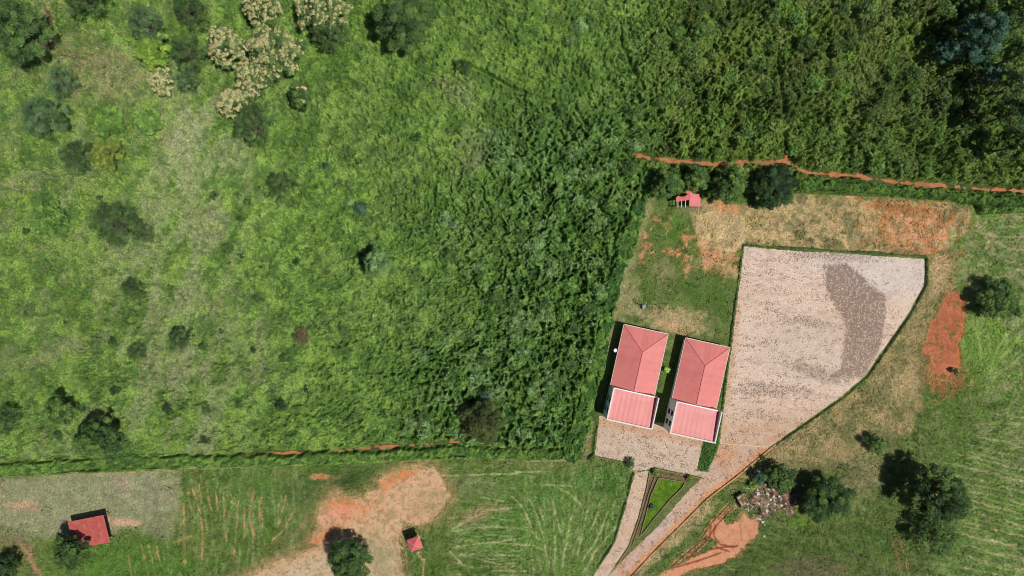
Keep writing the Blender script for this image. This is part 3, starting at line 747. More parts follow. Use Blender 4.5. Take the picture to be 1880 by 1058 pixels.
def veg_patch(name, hfn, cfn, bbox, n, leaf, step=2.0, seed=1, fill=0.78, tilt=.75, parent=None, sheet=True, kleaf=1.35, spread=.25, ksheet=1.15):
    rng = np.random.RandomState(seed)
    Vs = []; Fs = []; Cs = []; off = 0
    if sheet:
        ax = np.arange(bbox[0], bbox[2], step); ay = np.arange(bbox[1], bbox[3], step)
        X, Y = np.meshgrid(ax, ay); nx, ny = len(ax), len(ay)
        x = X.ravel(); y = Y.ravel()
        h = hfn(x, y)
        I = np.arange(nx * ny).reshape(ny, nx)
        F = np.stack([I[1:, :-1], I[1:, 1:], I[:-1, 1:], I[:-1, :-1]], -1).reshape(-1, 4)
        F = F[(h[F] > 0.03).any(1)]
        used = np.unique(F); re = np.zeros(nx * ny, np.int64); re[used] = np.arange(len(used))
        x = x[used]; y = y[used]; h = h[used]
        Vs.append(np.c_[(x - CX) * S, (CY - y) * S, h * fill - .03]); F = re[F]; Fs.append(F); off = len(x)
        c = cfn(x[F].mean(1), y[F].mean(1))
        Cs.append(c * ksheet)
    gs = 1.4
    ax = np.arange(bbox[0] - gs, bbox[2] + 2 * gs, gs); ay = np.arange(bbox[1] - gs, bbox[3] + 2 * gs, gs)
    X, Y = np.meshgrid(ax, ay)
    G = hfn(X.ravel(), Y.ravel()).reshape(X.shape)
    Gy, Gx = np.gradient(G, gs * S)
    x = rng.uniform(bbox[0], bbox[2], n); y = rng.uniform(bbox[1], bbox[3], n)
    u_ = (x - ax[0]) / gs; v_ = (y - ay[0]) / gs; i_ = u_.astype(int); j_ = v_.astype(int); u_ -= i_; v_ -= j_
    def lk(A): return (A[j_, i_] * (1 - u_) + A[j_, i_ + 1] * u_) * (1 - v_) + (A[j_ + 1, i_] * (1 - u_) + A[j_ + 1, i_ + 1] * u_) * v_
    h = lk(G); hx = lk(Gx); hy = -lk(Gy)
    k = h > 0.06
    x, y, h, hx, hy = x[k], y[k], h[k], hx[k], hy[k]
    m = len(x)
    P = np.c_[(x - CX) * S, (CY - y) * S, h * (1 - spread * rng.rand(m) ** 2) + rng.normal(size=m) * .03]
    tl = tilt(x, y)[:, None] if callable(tilt) else tilt
    N = np.c_[-hx * .8, -hy * .8, np.ones(m)] + rng.normal(size=(m, 3)) * tl * np.array([1, 1, .3])
    N[:, 2] = np.abs(N[:, 2])
    sc = (leaf(x, y) if callable(leaf) else leaf) * rng.uniform(.7, 1.35, m)
    V, F = leaf_quads(P, N, sc, sc * .8, rng)
    lump = fbm(x, y, 4.2, 2, 44)
    c = cfn(x, y) * (kleaf * (1 + (lump - .5) * .5) * rng.uniform(.88, 1.12, m))[:, None]
    c[:, 0] *= rng.uniform(.9, 1.1, m)
    Vs.append(V); Fs.append(F + off); Cs.append(c)
    return mesh(name, np.concatenate(Vs), np.concatenate(Fs), M_leaf, parent, fcol=np.clip(np.concatenate(Cs), .003, .8))

def belt_w(x, y):  # half width of western belt varies
    return 15 + 6 * sm(560, 800, y)
def field_mask(x, y):
    d = poly_sd(x, y, MOWN, 3000)
    m = sm(0, 5, d)
    m = m * sm(-2, 3, np.minimum(line_d(x, y, REDPATH_A), line_d(x, y, REDPATH_B)) - 6.5 + (fbm(x, y, 10, 3, 14) - .5) * 14)
    m = m * sm(-2, 3, line_d(x, y, SOUTHPATH) - 5 + (fbm(x, y, 12, 3, 15) - .5) * 9)
    for p, w in FOOTS: m = m * (1 - .95 * (1 - sm(w * .3, w * 1.6, line_d(x, y, p) + (fbm(x, y, 8, 3, 16) - .46) * 7)))
    m = m * sm(-3, 2, line_d(x, y, BELT_W) - belt_w(x, y) + 3 + (fbm(x, y, 14, 3, 17) - .5) * 12)
    m = m * sm(-3, 2, line_d(x, y, BELT_S) - 12 + (fbm(x, y, 14, 3, 18) - .5) * 8)
    m = m * sm(-3, 2, line_d(x, y, BELT_N) - 11)
    # worn ground top left
    m = m * (1 - .8 * ell(x, y, 95, 60, 14, 60, -10, .5, .6, 14, 3))
    return m
def dense_mask(x, y):
    n = fbm(x, y, 70, 4, 61)
    e = (x - (1075 - (y - 250) * .12)) / 190.0
    a = 1 - sm(.55, 1.05, np.abs(e) + (n - .5) * 1.1)
    a = a * sm(150, 260, y + (n - .5) * 160)
    b = ell(x, y, 905, 725, 175, 110, 0, .5, .9, 50, 62)
    c = ell(x, y, 930, 450, 180, 120, 20, .5, .9, 60, 63)
    u = ell(x, y, 1240, 170, 130, 120, 30, .4, .8, 50, 64) * .6
    o = np.maximum(np.maximum(a, b), np.maximum(c * .6, u))
    o = o * (.45 + .55 * sm(.35, .55, fbm(x, y, 26, 4, 65) + .25 * o)) + .25 * sm(.52, .62, fbm(x, y, 24, 4, 67)) * sm(560, 760, x)
    return np.clip(o, 0, 1)
def veg_h(x, y):
    D = dense_mask(x, y)
    NE = sm(1130, 1250, x + (y - 200) * .2) * (1 - sm(345, 380, y))
    d1, r1 = worley(x, y, 17, 1); d2, r2 = worley(x, y, 8, 2); d3, r3 = worley(x, y, 34, 3)
    w1 = np.clip(1 - (d1 / .8) ** 2, 0, 1) ** .7 * (.35 + r1)
    w2 = np.clip(1 - (d2 / .8) ** 2, 0, 1) ** .7 * (.4 + r2)
    n = fbm(x, y, 30, 4, 70); nn = fbm(x, y, 6, 3, 71)
    W_ = sm(420, 620, x + (fbm(x, y, 120, 3, 72) - .5) * 300)
    nm = fbm(x, y, 11, 3, 79)
    hill = fbm(x * .8 + y * .5, (y * .8 - x * .5) * 1.5, 32, 3, 91)
    h = .45 + .25 * n + .2 * nn + .5 * (nm - .3) + 1.5 * (hill - .3) + w2 * (.05 + .18 * W_) + W_ * .25 * w1
    # furrows of longer plants in the western meadow
    k1 = np.abs(fbm(x * .8 + y * .55, (y * .8 - x * .55) * 1.6, 34, 5, 73) - .5)
    k2 = np.abs(fbm(x * .7 - y * .3, y * .9 + x * .3, 15, 4, 75) - .5)
    fr = fbm(x, y, 13, 3, 76); fr2 = fbm(x, y, 20, 3, 77)
    crack = np.maximum((1 - sm(.008, .026, k1)) * sm(.5, .58, fr), (1 - sm(.010, .034, k2)) * sm(.54, .62, fr2) * (.6 + .4 * W_))
    d5, r5 = worley(x, y, 7.5, 5)
    hole = (1 - sm(.2, .42, d5)) * (r5 < .13 + .09 * W_)
    h = h * (1 - np.maximum(crack, hole * .9))
    d6, r6 = worley(x, y, 11, 6)
    d7, r7 = worley(x, y, 24, 7)
    gap = np.maximum((1 - sm(.22, .46, d6)) * (r6 < .42), (1 - sm(.16, .34, d7)) * (r7 < .6))
    gap = np.maximum(gap, (1 - sm(.012, .04, k2)) * sm(.44, .52, fr2))
    big = np.clip(1 - (d3 / .75) ** 2, 0, 1) ** .6
    h = h * (1 - D) + D * (.4 + 1.2 * w1 + .6 * w2 + .6 * nn + .9 * big * r3) * (1 - .95 * gap)
    w3 = np.clip(1 - (d3 / .62) ** 2, 0, 1) ** .6 * (r3 > .45) * (.5 + r3)
    hn = (.35 + 1.0 * w3 + .8 * w1 * sm(.4, .6, fbm(x, y, 40, 3, 74)) + .5 * w2 + .7 * (n - .3) + .4 * nn) * (1 - .9 * gap * sm(.4, .55, fbm(x, y, 50, 3, 78)) - .7 * crack)
    h = h * (1 - NE) + NE * hn
    return np.clip(h, .07, 4) * field_mask(x, y)
def veg_c(x, y):
    D = dense_mask(x, y)
    NE = sm(1130, 1250, x + (y - 200) * .2) * (1 - sm(345, 380, y))
    n1 = fbm(x, y, 110, 4, 80); n2 = fbm(x, y, 32, 4, 81); n3 = fbm(x, y, 9, 3, 82)
    d1, r1 = worley(x, y, 17, 1); d2, r2 = worley(x, y, 8, 2)
    C = np.tile(L(110, 146, 54), (len(x), 1))
    west = 1 - sm(330, 560, x + (n1 - .5) * 240)
    north = (1 - sm(180, 420, y + (n1 - .5) * 160)) * sm(520, 640, x)
    C = mix(C, west * .7, L(120, 142, 74))
    C = mix(C, north * .8, L(98, 134, 44))
    C = mix(C, sm(.46, .60, n2) * .5, L(122, 154, 66))
    C = mix(C, sm(.46, .58, 1 - n2) * .45, L(84, 116, 48))
    C = mix(C, sm(500, 680, y + (n1 - .5) * 200) * sm(380, 480, x) * (1 - sm(760, 900, x)) * .7, L(126, 160, 68))
    pa = fbm(x, y, 46, 5, 86); pb = fbm(x, y, 20, 4, 87); pc = fbm(x * .7 + y * .4, y - x * .3, 60, 5, 88)
    C = mix(C, sm(.50, .58, pa) * .7, L(78, 110, 42))
    C = mix(C, sm(.50, .60, 1 - pa) * .55, L(130, 162, 72))
    C = mix(C, sm(.53, .62, pc) * .45, L(128, 152, 78))
    C = mix(C, sm(.54, .62, pb) * .6, L(66, 96, 40))
    C = mix(C, sm(.56, .63, fbm(x, y, 9, 3, 92)) * .4, L(72, 104, 46))
    C = mix(C, sm(.56, .64, 1 - pb) * .4, L(128, 158, 68))
    # dry grey-green grass running up the west side
    st = fbm((x + y * .35) * 1.3, (y - x * .2) * .45, 30, 5, 83)
    straw = (1 - sm(40, 150, np.abs(x - (345 + 30 * np.sin(y / 130.0))) + (n2 - .5) * 120)) * sm(60, 200, y)
    C = mix(C, straw * sm(.44, .56, st) * .7, L(138, 150, 100))
    C = mix(C, west * sm(.55, .64, st) * .45, L(134, 142, 96))
    for (cx, cy, rx, ry, a) in ((340, 260, 35, 60, 20), (375, 420, 30, 45, 10), (340, 560, 45, 25, 0), (330, 680, 50, 25, -10), (200, 150, 60, 40, 20), (60, 330, 60, 20, -20), (880, 280, 40, 40, 0), (840, 170, 40, 22, 20), (480, 640, 14, 60, 10), (120, 640, 60, 14, -20)):
        C = mix(C, ell(x, y, cx, cy, rx, ry, a, .6, 1.2, 14, 19) * .5, L(142, 142, 104))
    C = mix(C, west * sm(.60, .66, n3) * sm(.5, .6, n1) * .25, L(142, 132, 96))
    C = mix(C, ell(x, y, 185, 120, 70, 46, 20, .6, 1., 20, 21) * .6, L(140, 132, 92))
    C = mix(C, ell(x, y, 90, 50, 16, 60, -8, .6, .9, 14, 22) * .6, L(138, 134, 94))
    C = mix(C, ell(x, y, 345, 270, 26, 60, 15, .5, 1., 14, 20) * .5, L(156, 160, 120))
    # individual species in the scrub
    C = mix(C, (r2 > .78) * .5, L(74, 110, 48))
    C = mix(C, (r2 < .12) * .45, L(134, 162, 66))
    Dc = np.where((r1 > .62)[:, None], L(106, 138, 78), L(76, 112, 48)); Dc = np.where((r1 < .12)[:, None], L(56, 92, 42), Dc)
    C = mix(C, D * .85, Dc); C = mix(C, D * sm(.5, .6, pa) * .45, L(104, 136, 58))
    Nc = np.where((r1 > .6)[:, None], L(106, 134, 54), L(86, 114, 44)); Nc = np.where((r1 < .08)[:, None], L(62, 84, 46), Nc)
    C = mix(C, NE * .9, Nc)
    d3, r3 = worley(x, y, 34, 3)
    C = mix(C, NE * (r3 > .45) * (1 - sm(.45, .62, d3)) * .7, np.where((r3 > .75)[:, None], L(70, 92, 42), L(98, 122, 52)))
    C = mix(C, NE * (r3 < .3) * (1 - sm(.5, .8, d3)) * .45, L(112, 122, 62))
    C = mix(C, NE * sm(.54, .62, pc) * .5, L(62, 80, 36))
    C = mix(C, NE * sm(.56, .66, st) * .45, L(108, 116, 62))
    C = mix(C, NE * (y > 230) * .3, L(104, 132, 56))
    return C
def veg_leaf(x, y):
    D = dense_mask(x, y)
    NE = sm(1130, 1250, x)
    return .18 + .12 * D + .11 * NE
NLEAF = 1550000
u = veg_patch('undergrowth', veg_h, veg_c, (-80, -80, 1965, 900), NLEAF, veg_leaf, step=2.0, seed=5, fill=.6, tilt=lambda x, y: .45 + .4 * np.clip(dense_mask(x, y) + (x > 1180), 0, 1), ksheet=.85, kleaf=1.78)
tag(u, 'mass of green scrub and tall grass filling the field', 'undergrowth', kind='stuff')

# hedges
def hedge(name, label, pts, hw, h, cols, n, leaf=.26, cell=9, step=1.5, seed=1, cat='hedge', group=None, namp=5):
    a = np.array(pts); m = (hw if not callable(hw) else 24) + 8
    bb = (a[:, 0].min() - m, a[:, 1].min() - m, a[:, 0].max() + m, a[:, 1].max() + m)
    def hf(x, y):
        w = hw(x, y) if callable(hw) else hw
        d = line_d(x, y, pts) - w + (fbm(x, y, 9, 3, 90 + seed) - .5) * namp + (fbm(x, y, 26, 3, 96) - .46) * (namp * 1.6)
        dd, r = worley(x, y, cell, seed + 4)
        dome = np.clip(1 - (dd / .85) ** 2, 0, 1) ** .7
        return (1 - sm(-min(3.5, (w if np.isscalar(w) else 12) * .8), 0.6, d)) * h * (.45 + .55 * dome * (.5 + r) + .2 * (fbm(x, y, 20, 3, 95) - .5))
    def cf(x, y):
        dd, r = worley(x, y, cell, seed + 4)
        C = np.tile(cols[0], (len(x), 1))
        C = mix(C, (r > .6) * .8, cols[1]); C = mix(C, (r < .2) * .8, cols[2])
        return C
    # spread samples only over the hedge
    dens = (bb[2] - bb[0]) * (bb[3] - bb[1])
    ln = sum(math.hypot(pts[i + 1][0] - pts[i][0], pts[i + 1][1] - pts[i][1]) for i in range(len(pts) - 1))
    w0 = hw if not callable(hw) else 18
    cnt = int(n * dens / (ln * (2 * w0 + 4)))
    o = veg_patch(name, hf, cf, bb, min(cnt, 1400000), leaf, step=step, seed=seed + 40, fill=.8)
    tag(o, label, cat, group)
    return o
GC = (L(80, 116, 50), L(116, 150, 66), L(56, 92, 46))
hedge('overgrown_hedge', 'wide dark green overgrown hedge down the west side of the houses', BELT_W, belt_w, 1.7, GC, 50000, .28, 12, 1.8, 3, namp=9)
hedge('overgrown_hedge', 'long green bushy hedge along the south edge of the big field', BELT_S, 12, 1.4, (L(88, 122, 52), L(118, 150, 66), L(64, 98, 44)), 70000, .26, 9, 1.8, 4, namp=9)
hedge('overgrown_hedge', 'bright green hedge strip between the red path and the dry lawn', BELT_N, 10.5, 1.3, (L(84, 120, 50), L(112, 146, 62), L(60, 92, 42)), 34000, .26, 9, 1.6, 5, namp=8)
SC = (L(92, 112, 60), L(112, 128, 74), L(72, 92, 50))
hedge('low_hedge', 'thin low hedge along the north edge of the cobbled yard', [(1364, 450), (1430, 455), (1560, 463), (1700, 471)], 1.9, .45, SC, 5200, .18, 6, 1.0, 6, namp=4)
hedge('low_hedge', 'thin low hedge along the curved east edge of the cobbled yard', [(1701, 474), (1700.5, 523), (1672, 578), (1592, 693), (1548, 731), (1472, 784), (1424, 817)], 1.9, .6, SC, 6500, .18, 6, 1.0, 7, namp=2)
hedge('low_hedge', 'thin low hedge between the lawn and the west edge of the cobbled yard', [(1364, 452), (1349, 565), (1341, 628), (1327, 740), (1320, 800)], 1.6, .5, SC, 5200, .18, 6, 1.0, 8, namp=3)
hedge('low_hedge', 'short low hedge on the west side of the forecourt', [(1099, 772), (1093, 800), (1089, 838)], 1.8, .5, SC, 1500, .16, 6, 1.0, 9, namp=2)
hedge('low_hedge', 'low hedge along the west side of the narrow footpath', [(1163, 870), (1157, 890), (1146, 931), (1127, 995), (1104, 1031), (1086, 1060), (1040, 1125)], 2.2, .55, SC, 5200, .17, 6, 1.0, 10, namp=3)

# tufts on the mown land: short grass and weeds
def tuft_h(x, y):
    h = .10 + .28 * sm(.5, .7, fbm(x, y, 16, 4, 33))
    d = poly_sd(x, y, MOWN, 3000)
    m = (d < -2).astype(float)
    for pl in (YARD, DRIVE, WPATH, FORE, BEDOUT, CLEAR, TRACKC, RED_E): m = m * (poly_sd(x, y, pl) > 2)
    # bare, straw-covered or trampled parts carry fewer
    m = m * (1 - ell(x, y, 150, 920, 190, 60, 0, .3, .3, 30)) * (1 - .7 * ell(x, y, 1560, 415, 230, 50, 3, .3, .3, 30))
    for p in ORANGE_ROWS + PALE_ROWS: m = m * (line_d(x, y, p, 12) > 2.0)
    lawn_in = poly_sd(x, y, [(1190, 352), (1370, 372), (1368, 455), (1345, 600), (1322, 800), (1100, 770), (1105, 650), (1160, 440)]) < 0
    return h * m * np.where(lawn_in, .5, 1.0) * (np.where(lawn_in, 0, 1) + (fbm(x, y, 7, 3, 34) > .55))
u = veg_patch('grass_tufts', tuft_h, lambda x, y: ground_rgb(x, y) * np.array([.82, .92, .72]), (-80, 350, 1960, 1140), 420000, .24, seed=9, sheet=False, kleaf=1.3, tilt=.9)
tag(u, 'scattered short grass tufts over the mown ground', 'grass', kind='stuff')

# ------------------------------------------------------------------ trees
def tree_meshes(rng, R, Ht, kind, cols, dens=1.0, flat=.55):
    """crown (and blossom) geometry for a crown radius R and height Ht"""
    wisp = kind == 'wispy'
    nl = int(np.clip((20 if wisp else 11.5) * R, 9, 85))
    base = Ht * .42
    lob = []
    ph = rng.uniform(0, 6.28, 3)
    lr0 = R * 1.28 / math.sqrt(nl)
    for i in range(nl):
        t = i * 2.39996 + ph[2] + rng.uniform(-.25, .25)
        q = math.sqrt((i + .5) / nl)
        edge = 1 + .10 * math.sin(2 * t + ph[0]) + .09 * math.sin(3 * t + ph[1]) + .06 * math.sin(7 * t)
        r = q * R * .84 * edge * rng.uniform(.93, 1.05)
        lr = lr0 * rng.uniform(.75, 1.3)
        z = base + (Ht - base - lr * .7) * (1 - .8 * q * q) * rng.uniform(.55, 1.12)
        if wisp and rng.rand() < .12: continue
        lob.append((r * math.cos(t), r * math.sin(t), z, lr, rng.randint(3), rng.uniform(.8, 1.2)))
    P = []; N = []; C = []; SZ = []; BP = []; BN = []
    area = math.pi * R * R
    per = int(dens * (120 if wisp else 135) * area / nl) + 12
    ls = (.21 if wisp else .29) * (1 if R > 1.5 else .8)
    for (cx, cy, cz, lr, ci, br) in lob:
        m = per
        d = rng.normal(size=(m, 3)); d /= np.linalg.norm(d, axis=1)[:, None]
        d[:, 2] = np.where(d[:, 2] < -.35, -d[:, 2], d[:, 2])
        rr = lr * (rng.uniform(.55, 1.15, m) if not wisp else rng.uniform(.6, 1.1, m))
        P.append(np.array([cx, cy, cz]) + d * rr[:, None] * np.array([1, 1, .8]))
        N.append(d * (1.0 if not wisp else .8) + rng.normal(size=(m, 3)) * .5 + np.array([0, 0, .35]))
        C.append(cols[ci][None, :] * (1.15 if wisp else 1.0) * br * (rng.uniform(.5, 1.5, m) if wisp else rng.uniform(.72, 1.28, m))[:, None])
        SZ.append(ls * rng.uniform(.7, 1.4, m))
        if kind == 'bloom':
            k = rng.randint(3, 7)
            for q in range(k):
                dd = rng.normal(size=3); dd[2] = abs(dd[2]) + .3; dd /= np.linalg.norm(dd)
                c0 = np.array([cx, cy, cz]) + dd * lr * 1.06
                mm = 20
                e = rng.normal(size=(mm, 3)); e /= np.linalg.norm(e, axis=1)[:, None]; e[:, 2] = np.abs(e[:, 2])
                BP.append(c0 + e * rng.uniform(.18, .42) * np.array([1, 1, .6])); BN.append(e + [0, 0, .5])
    P = np.concatenate(P); N = np.concatenate(N); C = np.concatenate(C); SZ = np.concatenate(SZ)
    V, F = leaf_quads(P, N, SZ, SZ * (.62 if not wisp else .4), rng)
    bl = None
    if BP:
        bp = np.concatenate(BP); bn = np.concatenate(BN); m = len(bp)
        sz = rng.uniform(.18, .3, m)
        bv, bf = leaf_quads(bp, bn, sz, sz * .8, rng)
        bc = L(202, 194, 136) * 1.05 * rng.uniform(.75, 1.2, m)[:, None]
        bl = (bv, bf, bc)
    return (V, F, C), bl, lob, base

def trunk_mb(rng, lob, base, R, Ht, wisp):
    b = MB()
    lean = rng.uniform(-.05, .05, 2) * Ht
    r0 = (.03 if wisp else .05) * R + .05
    top = (lean[0], lean[1], base)
    b.tube([(0, 0, -.15), (0, 0, .15), (lean[0] * .5, lean[1] * .5, base * .55), top], [r0 * 1.7, r0 * 1.15, r0 * .95, r0 * .8], 8)
    order = sorted(lob, key=lambda l: -l[3])[: (22 if wisp else 9)]
    for l in order:
        ex, ey, ez = l[0], l[1], l[2] + (l[3] * .5 if wisp else 0)
        m1 = (top[0] + (ex - top[0]) * .35 + rng.normal() * .12 * R, top[1] + (ey - top[1]) * .35 + rng.normal() * .12 * R, base + (ez - base) * .5)
        st = (top[0] * .9, top[1] * .9, base * rng.uniform(.75, .98))
        b.tube([st, m1, (ex, ey, ez)], [r0 * .5, r0 * .32, r0 * .10], 5)
        if wisp:
            for q in range(2):
                b.tube([m1, (ex + rng.normal() * .2 * R, ey + rng.normal() * .2 * R, ez + .1)], [r0 * .22, .015], 4)
    return b

PAL = {
    'dark':   (L(64, 92, 42), L(82, 110, 50), L(50, 76, 36)),
    'deep':   (L(44, 70, 34), L(56, 84, 38), L(36, 60, 32)),
    'mid':    (L(80, 110, 50), L(98, 128, 58), L(62, 92, 44)),
    'clump':  (L(76, 104, 52), L(92, 120, 60), L(60, 88, 44)),
    'grey':   (L(84, 114, 70), L(98, 128, 80), L(68, 96, 58)),
    'greyd':  (L(68, 94, 48), L(82, 110, 56), L(54, 80, 42)),
    'lime':   (L(128, 160, 62), L(146, 176, 74), L(104, 140, 50)),
    'green':  (L(104, 142, 62), L(122, 158, 74), L(86, 124, 50)),
    'yellow': (L(116, 134, 54), L(130, 148, 64), L(98, 114, 46)),
    'teal':   (L(62, 98, 78), L(78, 112, 88), L(50, 84, 64)),
    'cream':  (L(90, 118, 60), L(112, 136, 76), L(66, 96, 48)),
    'olive':  (L(74, 86, 42), L(88, 98, 50), L(60, 72, 36)),
    'brown':  (L(108, 88, 60), L(84, 92, 50), L(118, 98, 70)),
    'sage':   (L(112, 146, 82), L(130, 162, 100), L(90, 122, 66)),
}
def tree(name, label, cat, px, py, rpx, Ht, kind, pal, dens=1.0, seed=0, group=None, twig=False):
    rng = np.random.RandomState(1000 + seed)
    if rpx >= 20: Ht *= 1.3
    if kind == 'wispy' and rpx >= 20: Ht *= 1.2
    hc = Ht * .7
    X, Y = W(px, py, hc); R = rpx * S * (1 - hc / ALT)
    t = empty(name, (X, Y, 0))
    tag(t, label, cat, group)
    (V, F, C), bl, lob, base = tree_meshes(rng, R, Ht, kind, PAL[pal], dens)
    mesh('crown', V, F, M_leaf, t, fcol=np.clip(C * 1.3, .003, .8))
    if bl: mesh('blossom', bl[0], bl[1], M_leaf, t, fcol=np.clip(bl[2], .003, .85))
    trunk_mb(rng, lob, base, R, Ht, kind == 'wispy').build('trunk', M_twig if (kind == 'wispy' or twig) else M_bark, t)
    return t

